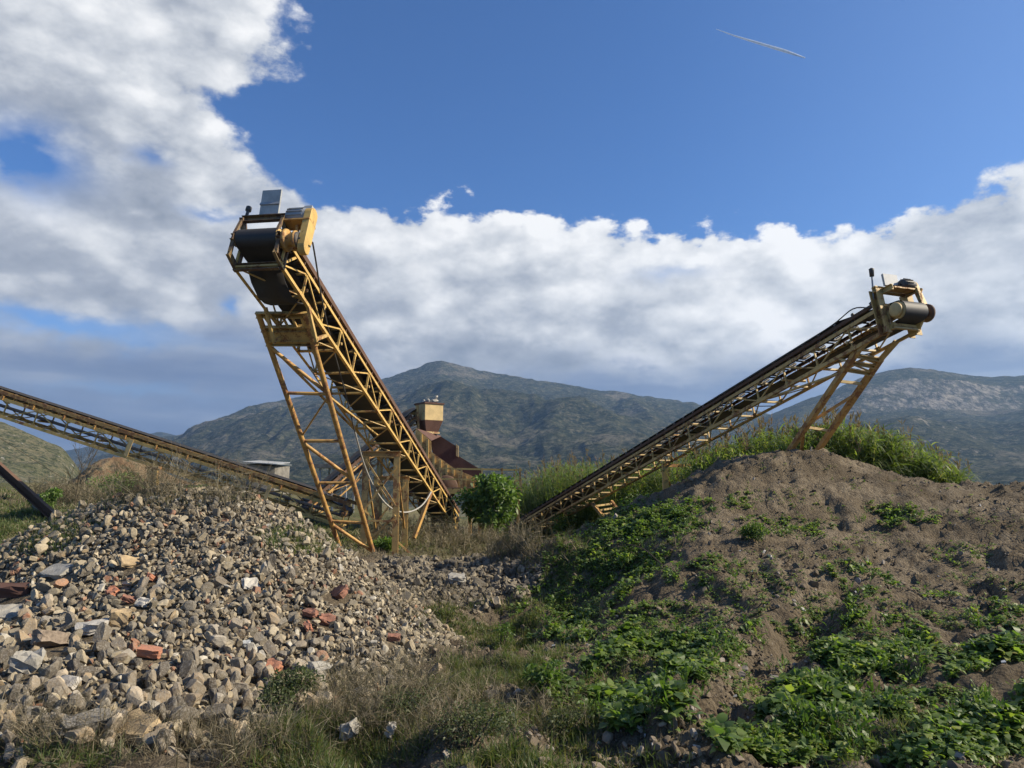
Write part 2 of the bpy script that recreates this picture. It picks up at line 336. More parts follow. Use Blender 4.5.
def stone_mat(name, use_obj):
    m_, n, b, pos, _ = mat(name)
    t = n.n('ShaderNodeObjectInfo').outputs['Random'] if use_obj else n.n('ShaderNodeAttribute', attribute_name='tint').outputs['Fac']
    r_ = n.t.nodes.new('ShaderNodeValToRGB'); n.set(r_.inputs[0], t); r_.color_ramp.interpolation = 'CONSTANT' if not use_obj else 'LINEAR'
    e = r_.color_ramp.elements
    st_ = STONES if not use_obj else STONES[:7]
    while len(e) < len(st_): e.new(.5)
    for q, (p, c) in zip(e, st_): q.position = p; q.color = c + (1,)
    tcn = n.n('ShaderNodeTexCoord').outputs['Object'] if use_obj else pos
    sc = 1. if not use_obj else 1.
    base_c = n.n('ShaderNodeObjectInfo').outputs['Color'] if use_obj else r_.outputs[0]
    v1 = n.noise(tcn, (22 if not use_obj else 3.) * sc, 6, .7); v2 = n.noise(tcn, (90 if not use_obj else 12.) * sc, 4, .6)
    c = n.mix(n.ss(v1, .35, .68), base_c, n.mix(.55, base_c, (.16, .145, .12)))
    c = n.mix(n.m('MULTIPLY', n.ss(v2, .45, .7), .45), c, n.mix(.5, c, (.55, .52, .46)))
    n.L.new(c, b.inputs['Base Color']); b.inputs['Roughness'].default_value = .93; b.inputs['Specular IOR Level'].default_value = .2
    bump(n, b, n.m('ADD', v1, n.m('MULTIPLY', v2, .5)), .55, .012); return m_
M['stone'] = stone_mat('rubble_stone', False); M['stone_obj'] = stone_mat('loose_stone', True)
def rocky(name, c1, c2, sc=12):
    m_, n, b, pos, _ = mat(name); a = n.noise(pos, sc, 8, .7); c = n.noise(pos, sc * 6, 4, .6)
    n.L.new(n.mix(n.ss(a, .3, .7), n.mix(n.m('MULTIPLY', c, .7), c1, tuple(min(1, x * 1.35) for x in c1)), c2), b.inputs['Base Color']); b.inputs['Roughness'].default_value = .92
    bump(n, b, n.m('ADD', a, c), .5, .012); return m_
M['brick'] = rocky('brick', (.42, .17, .09), (.30, .15, .10)); M['redstone'] = rocky('red_stone', (.27, .12, .075), (.19, .10, .07))
M['concrete'] = rocky('concrete', (.30, .285, .25), (.22, .205, .175)); M['plaster'] = rocky('plaster', (.43, .40, .35), (.29, .27, .235))
M['sandstone'] = rocky('sandstone', (.36, .27, .15), (.27, .2, .12)); M['wood'] = rocky('weathered_wood', (.24, .19, .14), (.13, .10, .075), 25)
M['wall'] = rocky('weathered_wall', (.20, .185, .16), (.12, .11, .095), 2.5)
# earth
m_, n, b, pos, _ = mat('earth')
veg = n.n('ShaderNodeAttribute', attribute_name='tint').outputs['Fac']
a = n.noise(pos, 1.1, 6, .6); c = n.noise(pos, 8, 8, .72); d = n.noise(pos, 45, 5, .65)
vo = n.n('ShaderNodeTexVoronoi', inp={'Scale': 26., 'Randomness': 1.}); n.L.new(pos, vo.inputs['Vector'])
vo2 = n.n('ShaderNodeTexVoronoi', inp={'Scale': 70., 'Randomness': 1.}); n.L.new(pos, vo2.inputs['Vector'])
col = n.mix(n.ss(a, .35, .65), (.105, .082, .052), (.195, .158, .108))
col = n.mix(n.ss(c, .42, .68), col, (.066, .050, .033)); col = n.mix(n.m('MULTIPLY', n.ss(d, .5, .75), .5), col, (.22, .18, .13))
col = n.mix(n.m('MULTIPLY', n.ss(n.m('ADD', vo.outputs[0], n.m('MULTIPLY', c, .3)), .34, .22), .45), col, (.25, .22, .175))
gcol = n.mix(n.ss(n.noise(pos, .09, 8, .65), .35, .68), (.062, .075, .030), (.17, .145, .085))
gcol = n.mix(n.ss(n.noise(pos, .6, 6, .7), .5, .7), gcol, (.045, .058, .022))
col = n.mix(n.ss(n.m('ADD', veg, n.m('MULTIPLY', n.m('SUBTRACT', a, .5), .6)), .35, .65), col, gcol)
n.L.new(col, b.inputs['Base Color']); b.inputs['Roughness'].default_value = .95; b.inputs['Specular IOR Level'].default_value = .15
bump(n, b, n.m('ADD', n.m('ADD', n.m('MULTIPLY', c, 1.6), d), n.m('MULTIPLY', vo.outputs[0], -.9)), .9, .03); M['earth'] = m_
# leaves
def leafmat(name, stops, trans=.35, rough=.5, spec=.4):
    m_, n, b, pos, out = mat(name)
    t = n.n('ShaderNodeAttribute', attribute_name='tint').outputs['Fac']
    c = n.ramp(t, stops); c = n.mix(n.m('MULTIPLY', n.noise(pos, 30, 3), .35), c, n.mix(.6, c, (.02, .03, .01)))
    n.L.new(c, b.inputs['Base Color']); b.inputs['Roughness'].default_value = rough; b.inputs['Specular IOR Level'].default_value = spec
    if trans:
        tr = n.n('ShaderNodeBsdfTranslucent'); n.L.new(n.mix(1., c, (1.7, 1.9, .75), 'MULTIPLY'), tr.inputs[0])
        mx = n.n('ShaderNodeMixShader', inp={0: trans}); n.L.new(b.outputs[0], mx.inputs[1]); n.L.new(tr.outputs[0], mx.inputs[2]); n.L.new(mx.outputs[0], out.inputs[0])
    return m_
M['weed'] = leafmat('weed_leaf', [(0, (.055, .10, .030)), (.45, (.12, .185, .045)), (.8, (.20, .265, .062)), (.95, (.32, .33, .10)), (1, (.33, .24, .11))], .42)
M['grass'] = leafmat('grass_blade', [(0, (.055, .082, .028)), (.5, (.10, .14, .042)), (.8, (.15, .145, .07)), (1, (.24, .20, .12))])
M['dry'] = leafmat('dry_stem', [(0, (.085, .068, .045)), (.6, (.18, .15, .105)), (1, (.33, .28, .20))], .15, .8, .2)
M['reed'] = leafmat('reed_leaf', [(0, (.060, .095, .028)), (.5, (.125, .17, .05)), (.85, (.20, .235, .075)), (1, (.30, .27, .13))], .42)
M['plume'] = leafmat('reed_plume', [(0, (.13, .09, .065)), (1, (.26, .19, .14))], .25, .9, .1)
M['shrub'] = leafmat('shrub_leaf', [(0, (.055, .105, .028)), (.6, (.115, .19, .045)), (1, (.20, .27, .065))])
M['lime'] = leafmat('lime_leaf', [(0, (.05, .095, .022)), (.6, (.09, .15, .032)), (1, (.16, .21, .045))])
M['greyshrub'] = leafmat('grey_green_leaf', [(0, (.045, .060, .028)), (.75, (.095, .115, .055)), (1, (.20, .20, .14))], .3, .8, .2)
M['bark'] = rocky('bark', (.15, .12, .09), (.09, .07, .05), 20)

# ------------------------------------------------------------------ ground sheet
def fan_grid():
    ys = [-8.]; 
    while ys[-1] < 6500: ys.append(ys[-1] + .0098 * (ys[-1] + 12.) * (.55 if 2 < ys[-1] < 16 else 1))
    ys = np.array(ys); nx = 760; t = np.linspace(-1, 1, nx); t = np.sign(t) * np.abs(t) ** 1.15
    Y = np.repeat(ys[:, None], nx, 1); X = t[None] * (ys[:, None] + 14.) * 1.05
    return X, Y
X, Y = fan_grid(); Z = H(X, Y); ny, nx = X.shape
idx = np.arange(ny * nx).reshape(ny, nx)
F = np.stack([idx[:-1, :-1], idx[:-1, 1:], idx[1:, 1:], idx[1:, :-1]], -1).reshape(-1, 4)
gx, gy = pix(X, Y, Z)
vegt = sstep(np.hypot(X, Y - 14), 22, 34) * .8
vegt = np.maximum(vegt, np.exp(-((gx - 570) / 75) ** 2 - ((gy - 600) / 60) ** 2) * .55 * (Y < 20))
vegt = np.maximum(vegt, sstep(Y, 17.5, 20) * .6); vegt = np.maximum(vegt, ((X < -8) & (Y > 11)) * .5)
g = npmesh('ground', np.stack([X, Y, Z], -1).reshape(-1, 3), F, M['earth'], vegt.ravel(), True); g['kind'] = 'structure'

# ------------------------------------------------------------------ hills and mountains
def mountain_mat(name, cliff, dry=.5):
    m_, n, b, pos, _ = mat(name); S = .01
    a = n.noise(pos, .0045, 8, .62); c = n.noise(pos, .035, 7, .7); sp_ = n.noise(pos, .075, 6, .8)
    col = n.mix(n.ss(c, .38, .62), (.020, .028, .018), (.062, .066, .038))
    rock = n.mix(n.noise(pos, .05, 6, .7), (.10, .092, .07), (.22, .195, .15))
    col = n.mix(n.m('MULTIPLY', n.ss(n.m('ADD', a, n.m('MULTIPLY', sp_, .35)), .66 + .1 * (1 - dry), .84), .8), col, rock)
    col = n.mix(n.m('MULTIPLY', n.ss(sp_, .52, .60), .65), col, (.16, .15, .105)); col = n.mix(n.m('MULTIPLY', n.ss(sp_, .48, .40), .7), col, (.012, .018, .012))
    nz_ = n.n('ShaderNodeSeparateXYZ'); n.L.new(n.n('ShaderNodeNewGeometry').outputs['Normal'], nz_.inputs[0])
    if cliff:
        mpn = n.n('ShaderNodeMapping'); n.L.new(pos, mpn.inputs[0]); mpn.inputs['Scale'].default_value = (1, 1, .12)
        cr = n.mix(n.ss(n.noise(mpn.outputs[0], .045, 8, .75), .40, .60), (.06, .06, .048), (.34, .30, .245))
        col = n.mix(n.ss(n.m('ADD', nz_.outputs[2], n.m('MULTIPLY', n.m('SUBTRACT', sp_, .5), .9)), .88, .74), col, cr)
    n.L.new(col, b.inputs['Base Color']); b.inputs['Roughness'].default_value = 1.; b.inputs['Specular IOR Level'].default_value = 0
    bump(n, b, n.m('ADD', c, n.m('MULTIPLY', sp_, .6)), 1., 14.); return m_
def ridge(name, prof, Yr, Yf, zf, mt, amp, seed, p0, p1, cols=700, rows=150, cliff=None, shp=1.0, tint=None, smooth=True):
    px = np.linspace(p0, p1, cols); py = np.interp(px, [q[0] for q in prof], [q[1] for q in prof])
    k = np.array([1, 2, 3, 2, 1.]); k /= k.sum(); pyp = np.r_[[py[0]] * 2, py, [py[-1]] * 2]; py = np.convolve(pyp, k, 'valid')
    a, b_, c = (px - 512) / FPX, math.cos(TH) - (384 - py) / FPX * math.sin(TH), math.sin(TH) + (384 - py) / FPX * math.cos(TH)
    zr = EYE + c / b_ * Yr
    t = np.r_[np.linspace(0, 1, rows), 1 + np.linspace(0.03, 1, rows // 4)]
    T = t[:, None]; ta = (a / b_)[None]
    wob = (fbm(px / 90., px * 0 + .5, 3, seed + 70) - .5)[None] * .25
    Yy = Yf + (Yr - Yf) * T
    X = ta * Yy; TT = np.clip(T, 0, 1)
    s = TT ** shp
    if cliff is not None:
        lo, hi, g0, x0, x1 = cliff; m = sstep(px, x0, x0 + 60)[None] * (1 - sstep(px, x1 - 60, x1)[None])
        s2 = np.where(TT < lo, TT / lo * g0, np.where(TT < hi, g0 + (TT - lo) / (hi - lo) * (.86 - g0), .86 + (TT - hi) / (1 - hi) * .14))
        s = s * (1 - m) + s2 * m
    Zz = zf + (zr[None] - zf) * s
    env = np.sin(np.pi * np.clip(TT, 0, 1)) ** .7
    L = (Yr - Yf)
    rg = ridged(X / L * 3.2 + wob, Yy / L * 1.6, 6, seed) - .62; fb = fbm(X / L * 14, Yy / L * 14, 5, seed + 20) - .5
    Zz = Zz + env * amp * (rg * 1.2 + fb * .38) + (fbm(X / L * 60, Yy / L * 60, 3, seed + 30) - .5) * amp * .09 * (TT > .02)
    back = np.clip(T - 1, 0, 2); Zz = np.where(T > 1, np.minimum(Zz, zr[None] - 1) - back * (zr[None] - zf) * .9, Zz)
    r, cc = X.shape; idx = np.arange(r * cc).reshape(r, cc)
    F = np.stack([idx[:-1, :-1], idx[:-1, 1:], idx[1:, 1:], idx[1:, :-1]], -1).reshape(-1, 4)
    o = npmesh(name, np.stack([X, Yy + 0 * X, Zz], -1).reshape(-1, 3), F, mt, None, smooth); o['kind'] = 'structure'; return o
mm = mountain_mat('mountain_scrub', False, .55); mc = mountain_mat('mountain_cliff', True, .4)
ridge('mountain', [(-900, 478), (60, 470), (120, 450), (145, 440), (180, 435), (230, 417), (283, 400), (330, 391), (381, 380), (410, 370), (430, 362.5), (442, 360), (455, 363), (480, 371), (520, 377), (560, 384), (600, 390), (650, 397), (700, 404), (760, 412), (830, 430), (1000, 460), (1300, 478)],
      2600, 700, -26, mm, 130, 3, -300, 1250, 900, 190, shp=1.15)
ridge('mountain', [(500, 484), (640, 462), (700, 440), (750, 424), (800, 402), (830, 392), (860, 378), (890, 370), (910, 367.5), (935, 370), (960, 374), (990, 377), (1024, 376), (1100, 372), (1300, 384), (1700, 430)],
      2000, 620, -26, mc, 60, 11, 560, 1700, 800, 200, cliff=(.80, .88, .60, 780, 1690), shp=1.1)
ridge('far_mountain', [(-400, 470), (-50, 462), (60, 452), (100, 444), (140, 436), (160, 431.5), (175, 435), (210, 446), (400, 470)], 3700, 2700, -26, mm, 60, 23, -400, 420, 300, 60)
mh = mountain_mat('near_hill', False, 1.)
m_, n, b, pos, _ = mat('olive_hillside')
a = n.noise(pos, .12, 8, .7); c = n.noise(pos, 1.1, 5, .7)
col = n.mix(n.ss(a, .35, .65), (.075, .082, .040), (.145, .13, .078)); col = n.mix(n.ss(c, .47, .57), col, (.026, .038, .016)); col = n.mix(n.ss(n.noise(pos, .5, 7, .75), .58, .68), col, (.33, .31, .27))
n.L.new(col, b.inputs['Base Color']); b.inputs['Roughness'].default_value = 1.; bump(n, b, c, 1., .8)
ridge('hill', [(-900, 360), (-300, 380), (-100, 405), (0, 421), (30, 434), (50, 443), (62, 447), (70, 457), (78, 470), (92, 494), (130, 520)], 150, 75, -1.0, m_, 4, 41, -900, 130, 420, 110)
m_, n, b, pos, _ = mat('bank_earth')
col = n.mix(n.ss(n.noise(pos, 1.1, 7, .7), .35, .65), (.12, .07, .035), (.17, .125, .07)); col = n.mix(n.ss(n.noise(pos, 2.6, 6, .75), .52, .62), col, (.055, .06, .03))
n.L.new(col, b.inputs['Base Color']); b.inputs['Roughness'].default_value = 1.; bump(n, b, n.noise(pos, 4, 6, .7), .8, .12)
ridge('earth_bank', [(40, 505), (75, 478), (92, 464), (104, 458), (122, 457), (140, 460), (155, 466), (175, 478), (215, 490), (270, 505)], 40, 33, .4, m_, 1.6, 57, 40, 270, 160, 50)
# ------------------------------------------------------------------ haze
def haze():
    x0, x1, y0, y1, z0, z1 = -5200, 5200, -60, 4900, -42, 500
    hb = MB(); hb.hexa([(x0, y0, z0), (x1, y0, z0), (x1, y1, z0), (x0, y1, z0), (x0, y0, z1), (x1, y0, z1), (x1, y1, z1), (x0, y1, z1)])
    m_ = bpy.data.materials.new('haze_air'); m_.use_nodes = True; t = m_.node_tree; t.nodes.clear()
    o = t.nodes.new('ShaderNodeOutputMaterial'); v = t.nodes.new('ShaderNodeVolumePrincipled')
    v.inputs['Color'].default_value = (.36, .60, 1., 1); v.inputs['Density'].default_value = HAZE; v.inputs['Anisotropy'].default_value = .3
    t.links.new(v.outputs[0], o.inputs['Volume']); ob = hb.build('haze', m_); ob['kind'] = 'stuff'; ob.display_type = 'WIRE'
HAZE = .00012
haze()
# ------------------------------------------------------------------ conveyors
class Frame:
    """s runs down the conveyor from head to tail, u across to the right of that, w square to the belt"""
    def __init__(s, anchor, d, ua):
        s.d = Vector(d).normalized(); s.r = s.d.cross(Vector((0, 0, 1))).normalized(); s.n = s.r.cross(s.d)
        s.o = Vector(anchor) - s.r * ua
    def __call__(s, a, u, w_): return s.o + s.d * a + s.r * u + s.n * w_
def truss(root, F, s0, s1, W_, th, bay, ml, ms, dr=.02, chan_mat=None, bottom=True, drums=(True, True), cs=.06, belt_s0=None, cen=None, so=.19):
    """lattice frame, stringers, rollers and belt of one conveyor, all as parts of root"""
    hw = W_ / 2; nb = max(3, round((s1 - s0) / bay)); st = [s0 + (s1 - s0) * i / nb for i in range(nb + 1)]
    for u in (-hw, hw):
        for w_ in (0, th):
            MB().angle(F(s0, u, w_), F(s1, u, w_), cs, F.n if w_ == 0 else -F.n, 1 if (u < 0) == (w_ == 0) else -1, .010).add([], []).build('chord', ml, root)
        m = MB()
        for i, a in enumerate(st):
            m.beam(F(a, u, 0), F(a, u, th), .042, .03, F.d)
            for w_ in (.045, th - .045): m.beam(F(a - .075, u, w_), F(a + .075, u, w_), .012, .085, F.n)
            if i < nb:
                b = st[i + 1]
                if i % 2: m.beam(F(a, u, th - .02), F(b, u, .02), .03, .025, F.r)
                else: m.beam(F(a, u, .02), F(b, u, th - .02), .03, .025, F.r)
        m.build('side_lattice', ml, root)
        c = MB(); c.channel(F(s0 + .25, u * 1.04, th + so), F(s1 + .1, u * 1.04, th + so), .05, .11 if so > .15 else .075, F.n, 1 if u < 0 else -1)
        m = c
        for i in range(nb * 2 + 1):
            a = s0 + .3 + (s1 - s0 - .4) * i / (nb * 2); m.beam(F(a, u, th), F(a, u * 1.04, th + .17), .035, .02, F.d)
        m.build('belt_stringer', chan_mat or M['rust'], root)
    if bottom:
        m = MB()
        for i, a in enumerate(st):
            m.beam(F(a, -hw, -.005), F(a, hw, -.005), .055, .04, F.n)
            if i < nb: k_ = 1 if i % 2 else -1; m.beam(F(a, hw * k_, 0), F(st[i + 1], -hw * k_, 0), .028, .02, F.n)
        m.build('bottom_lattice', ms, root)
        for a in st[1:-1]: MB().beam(F(a, -hw, th), F(a, hw, th), .045, .04, F.n).build('cross_member', ms, root)
    # carrying rollers: a set of three every bay, return rollers between the chords
    nr = nb * 2
    for i in range(nr + 1):
        a = s0 + .35 + (s1 - s0 - .6) * i / nr
        m = MB().tube(F(a, -hw * .42, th + .14), F(a, hw * .42, th + .14), .038, n=8)
        m.tube(F(a, -hw * .45, th + .145), F(a, -hw * .98, th + .24), .038, n=8).tube(F(a, hw * .45, th + .145), F(a, hw * .98, th + .24), .038, n=8)
        m.beam(F(a + .05, -hw, th + .085), F(a + .05, hw, th + .085), .03, .03, F.n); m.build('carrying_roller', M['dark'], root)
    for i in range(1, nb, 2):
        a = st[i] + .12
        MB().tube(F(a, -hw * 1.06, th * .42), F(a, hw * 1.06, th * .42), .034, n=8).build('return_roller', ms, root)
    # belt: a troughed carrying run and a flat return run wrapped round the drums, one closed strip
    bw = hw * .88; R0 = dr; top = th + .185; ret = th * .42 + .04
    cen = top - R0 if cen is None else cen; pth = []
    hs, ts = (belt_s0 if belt_s0 is not None else s0 - .35), s1 - .05
    for k in range(9): t = math.pi * (.5 + k / 8); pth.append((hs + math.cos(t) * R0, cen + math.sin(t) * R0, 0))
    nseg = 16
    for k in range(1, nseg): 
        q = k / nseg; pth.append((hs + (ts - hs) * q, (cen - R0) * (1 - min(1, q * 6)) + ret * min(1, q * 6) if q < .9 else ret, 0))
    Rt = .13; ct = ret + Rt
    for k in range(9): t = math.pi * (-.5 + k / 8); pth.append((ts + math.cos(t) * Rt, ct + math.sin(t) * Rt, 0))
    for k in range(1, nseg): 
        q = k / nseg; pth.append((ts + (hs - ts) * q, top - .0 if q > .06 else ct + Rt, 1 if .04 < q < .96 else 0))
    us = (-1, -.45, .45, 1); vs = []; fs = []
    for off in (0, .014):
        for (a, w_, tr) in pth:
            for u in us: vs.append(F(a, u * bw, w_ + off + (.09 * tr if abs(u) == 1 else 0)))
    n_ = len(pth)
    for L_ in (0, 1):
        for i in range(n_):
            for j in range(3):
                q = [L_ * n_ * 4 + i * 4 + j, L_ * n_ * 4 + i * 4 + j + 1, L_ * n_ * 4 + ((i + 1) % n_) * 4 + j + 1, L_ * n_ * 4 + ((i + 1) % n_) * 4 + j]
                fs.append(tuple(q if L_ else q[::-1]))
    MB().add(vs, fs, True).build('belt', M['rubber'], root)
    for a, c_, r_, on, nm in ((hs, cen, R0 - .012, drums[0], 'head_drum'), (ts, ct, Rt - .012, drums[1], 'tail_drum')):
        if on:
            e = bw * 1.05; m = MB().lathe(F(a, -e, c_), F.r, [(0, .03), (0, r_ * .93), (.015, r_), (2 * e - .015, r_), (2 * e, r_ * .93), (2 * e, .03)], 24)
            m.tube(F(a, -hw * 1.22, c_), F(a, hw * 1.22, c_), .035); dm = m.build(nm, ms, root)
            for u in (-hw * 1.1, hw * 1.1):
                MB().beam(F(a - .1, u, c_), F(a + .1, u, c_), .06, .13, F.n).build('bearing', M['dark'], dm)
def pt_at(a, b, py):
    """point of the 3D segment a-b that stands at image height py (used to set out bracing nodes)"""
    lo, hi = 0., 1.; f = lambda t: pix(*(a.lerp(b, t)))[1]
    up = f(1) > f(0)
    for _ in range(30):
        mid = (lo + hi) / 2
        if (f(mid) < py) == up: lo = mid
        else: hi = mid
    return a.lerp(b, (lo + hi) / 2)
# ---- the tall main conveyor, head towards us
A = P(290.5, 280, 13.0)
FA = Frame(A, (0.159, 1.066, -0.424), .45)
root = thing('belt_conveyor', 'tall yellow belt conveyor rising steeply towards the viewer behind the stone heap', 'conveyor', (-1.9, 25.2, hz(-1.9, 25.2)))
truss(root, FA, -.45, 15.3, .90, .56, 1.0, M['yellow'], M['yellow_worn'], .19, M['rust'], cs=.065, belt_s0=-.60, cen=.50)
F = FA; hw = .45
# hanging slack of the belt under the head
MB().add([F(a, u, w_) for a, w_ in ((-.3, .18), (0, -.02), (.35, -.12), (.6, -.08), (.85, .05), (1.0, .2)) for u in (-.34, .34)] +
         [F(a, u, w_ + .014) for a, w_ in ((-.3, .18), (0, -.02), (.35, -.12), (.6, -.08), (.85, .05), (1.0, .2)) for u in (-.34, .34)],
         [(2 * i, 2 * i + 1, 2 * i + 3, 2 * i + 2) for i in range(5)] + [(12 + 2 * i, 14 + 2 * i, 15 + 2 * i, 13 + 2 * i) for i in range(5)] + [(2 * i, 2 * i + 2, 14 + 2 * i, 12 + 2 * i) for i in range(5)] + [(2 * i + 1, 13 + 2 * i, 15 + 2 * i, 2 * i + 3) for i in range(5)], True).build('belt_skirt', M['rubber'], root)
F = lambda a_, u_, w_: FA(a_ + .2 * min(1, max(0, (-.3 - a_) / .3)), u_, w_ - .08 * min(1, max(0, (w_ - .3) / .3)))
F.r, F.d, F.n = FA.r, FA.d, FA.n
# head frame: side plates, cross beams, top frame
m = MB()
for u in (-hw, hw):
    m.channel(F(-.45, u, .0), F(-.95, u, .10), .06, .12, F.n, 1 if u < 0 else -1)
    m.channel(F(-.25, u, .56), F(-1.0, u, .50), .06, .12, F.n, 1 if u < 0 else -1)
    m.beam(F(-.47, u, .0), F(-.52, u, .56), .07, .05, F.d); m.beam(F(-.90, u, .08), F(-.92, u, .5), .07, .05, F.d)
m.channel(FA(-.46, -hw, -.02), FA(-.46, hw, -.02), .07, .15, F.n, 1); m.beam(F(-.60, -hw, .06), F(-.60, hw, .06), .05, .05, F.n)
m.build('head_frame', M['grime'], root)
m = MB()
for u in (-hw, hw * .85): m.channel(F(-.28, u, .62), F(-.85, u, 1.10), .07, .14, F.n, 1 if u < 0 else -1); m.beam(F(-.95, u, .56), F(-.85, u, 1.05), .05, .06, F.d)
m.channel(F(-.82, -hw - .03, 1.08), F(-.82, hw * .85 + .03, 1.08), .08, .14, F.n, 1)
m.build('top_frame', M['grime'], root)
fl = MB(); fl.plate([F(-.80, -.16, 1.14), F(-.80, .22, 1.14), F(-1.0, .28, 1.62), F(-1.0, -.10, 1.62)], F.d, .05)
fo = fl.build('floodlight', M['lightmetal'], root); MB().beam(F(-.905, -.14, 1.37), F(-.905, .26, 1.37), .02, .05, F.n).build('bracket', M['grey'], fo)
m = MB().tube(F(-.84, -hw + .06, 1.14), F(-.84, -hw + .06, 1.26), .03).lathe(F(-.84, -hw + .06, 1.26), F.n, [(0, .02), (.02, .055), (.10, .055), (.13, .02)]); m.build('signal_horn', M['dark'], root)
# drive: gear box, pulley, motor on its bracket, belt guard
mt_ = MB().lathe(F(-.72, .38, 1.16), F.r, [(0, .02), (0, .11), (.03, .15), (.36, .16), (.39, .15), (.48, .13), (.48, .02)], 20)
for k in range(14):
    t = 2 * math.pi * k / 14; o = F.d * math.cos(t) * .165 + F.n * math.sin(t) * .165; mt_.beam(F(-.72, .42, 1.16) + o, F(-.72, .74, 1.16) + o, .012, .022, o)
mo = mt_.build('motor', M['grey'], root)
MB().beam(F(-.72, .70, 1.33), F(-.72, .86, 1.33), .13, .09, F.n).build('terminal_box', M['lightmetal'], mo)
m = MB().plate([F(-.88, .40, .96), F(-.88, .92, .96), F(-.52, .92, .96), F(-.52, .40, .96)], F.n, .03)
m.beam(F(-.60, .62, .58), F(-.70, .62, .96), .08, .05, F.r); m.beam(F(-.30, .78, .52), F(-.60, .80, .96), .08, .05, F.r); m.beam(F(-.45, .46, .66), F(-.55, .9, .66), .07, .07, F.n)
m.build('motor_bracket', M['ochre'], root)
gb = MB().lathe(F(-.80, .50, .50), F.r, [(0, .03), (0, .20), (.04, .215), (.08, .20), (.08, .13), (.16, .13), (.2, .17), (.24, .17), (.26, .1), (.26, .03)], 20); gb.build('gear_reducer', M['ochre'], root)
MB().tube(F(-.8, .74, .5), F(-.8, .82, .5), .05).lathe(F(-.80, .72, .50), F.r, [(0, .03), (0, .15), (.05, .15), (.05, .03)]).build('pulley', M['dark'], root)
def guard(F, s0, w0, r0, s1, w1, r1, u0, th_, mat_, root, seg=10):
    a = math.atan2(w1 - w0, s1 - s0); pts = []
    for k in range(seg + 1): t = a - math.pi / 2 + math.pi * k / seg; pts.append((s1 + r1 * math.cos(t), w1 + r1 * math.sin(t)))
    for k in range(seg + 1): t = a + math.pi / 2 + math.pi * k / seg; pts.append((s0 + r0 * math.cos(t), w0 + r0 * math.sin(t)))
    g_ = MB().plate([F(p, u0, q) for p, q in pts], F.r, th_).build('belt_guard', mat_, root, bevel=.008); return g_
guard(F, -.70, .34, .14, -.72, 1.16, .15, .78, .14, M['yellow'], root)
F = FA
# upper bracing on the right side near the head
m = MB(); m.beam(F(-.45, hw, .02), F(.0, hw, .54), .045, .03, F.r); m.beam(F(-.3, hw + .02, .50), F(-.2, hw + .3, .52), .05, .05, F.n); m.build('head_brace', M['yellow'], root)
# sloping support legs with zigzag bracing
LT, LB = P(258, 313, 14.2), P(344.5, 561, 19.2); RT, RB = P(304.5, 313, 14.2), P(377, 566, 19.3)
LB.z = min(LB.z, hz(LB.x, LB.y) - .05) if abs(LB.z - hz(LB.x, LB.y)) < .6 else LB.z
m = MB()
for py in (315, 329, 343): m.channel(pt_at(LT, LB, py) - Vector((.06, 0, 0)), pt_at(RT, RB, py) + Vector((.1, 0, 0)), .09, .12, (0, -.7, .7), 1)
m.plate([pt_at(LT, LB, 332), pt_at(RT, RB, 332), pt_at(RT, RB, 344), pt_at(LT, LB, 344)], (0, 1, .3), .02)
for k in range(5): a = pt_at(LT, LB, 316).lerp(pt_at(RT, RB, 316), .1 + k * .2); b = pt_at(LT, LB, 328).lerp(pt_at(RT, RB, 328), .2 + k * .18); m.beam(a, b, .05, .03)
for u in (-.45, .45): m.beam(FA(.85, u, 0), FA(1.5, u, -.42), .07, .06, F.r); m.beam(FA(1.9, u, 0), FA(1.45, u, -.40), .07, .06, F.r)
sf = m.build('support_frame', M['yellow_worn'], root)
MB().tube(LT, LB, .058, n=10).build('leg', M['ochre'], sf); MB().tube(RT, RB, .062, n=10).build('leg', M['ochre'], sf)
lp = lambda y: pt_at(LT, LB, y); rp = lambda y: pt_at(RT, RB, y)
for a, b, r_ in ((lp(347), rp(393), .042), (lp(393), rp(394), .038), (rp(396), lp(437), .022), (lp(441), rp(441), .038), (lp(443), rp(479), .042), (lp(483), rp(483), .036), (lp(521), rp(523), .036), (lp(524), rp(552), .042)):
    MB().tube(a, b, r_, n=8).build('brace', M['ochre'], sf)
# secondary braces from the legs back up to the frame
for a, b in ((lp(344), FA(7.2, -.45, 0)), (rp(396), FA(6.9, .0, 0)), (rp(396), FA(3.2, -.45, 0))):
    MB().beam(a, b, .05, .04).build('brace', M['yellow_worn'], sf)
# short tail struts
m1 = P(431, 492, 22.6); MB().beam(m1, P(414, 538, 21.8), .10, .10).build('tail_leg', M['ochre'], root)
# cable hanging from the head of the conveyor
pts = [FA(-.5, 1.0, .45), P(316, 262, 13.3), P(322, 300, 14), P(331, 340, 15.2), P(344, 388, 16.6), P(355, 432, 17.8), P(364, 464, 18.8), P(374, 487, 19.6), P(385, 503, 20.2), P(397, 511, 20.7), P(409, 512, 21.2), P(420, 507, 21.6), P(427, 499, 22), P(431, 492, 22.4)]
def smooth_path(pts, k=5):
    out = []
    for i in range(len(pts) - 1):
        p0, p1, p2, p3 = pts[max(i - 1, 0)], pts[i], pts[i + 1], pts[min(i + 2, len(pts) - 1)]
        for j in range(k):
            t = j / k; out.append(.5 * ((2 * p1) + (p2 - p0) * t + (2 * p0 - 5 * p1 + 4 * p2 - p3) * t * t + (3 * p1 - p0 - 3 * p2 + p3) * t ** 3))
    return out + [pts[-1]]
sp_ = smooth_path(pts)
MB().path(sp_[:26], .018).build('cable', M['cable'], root); MB().path(sp_[25:], .024).build('cable', M['pale_cable'], root)
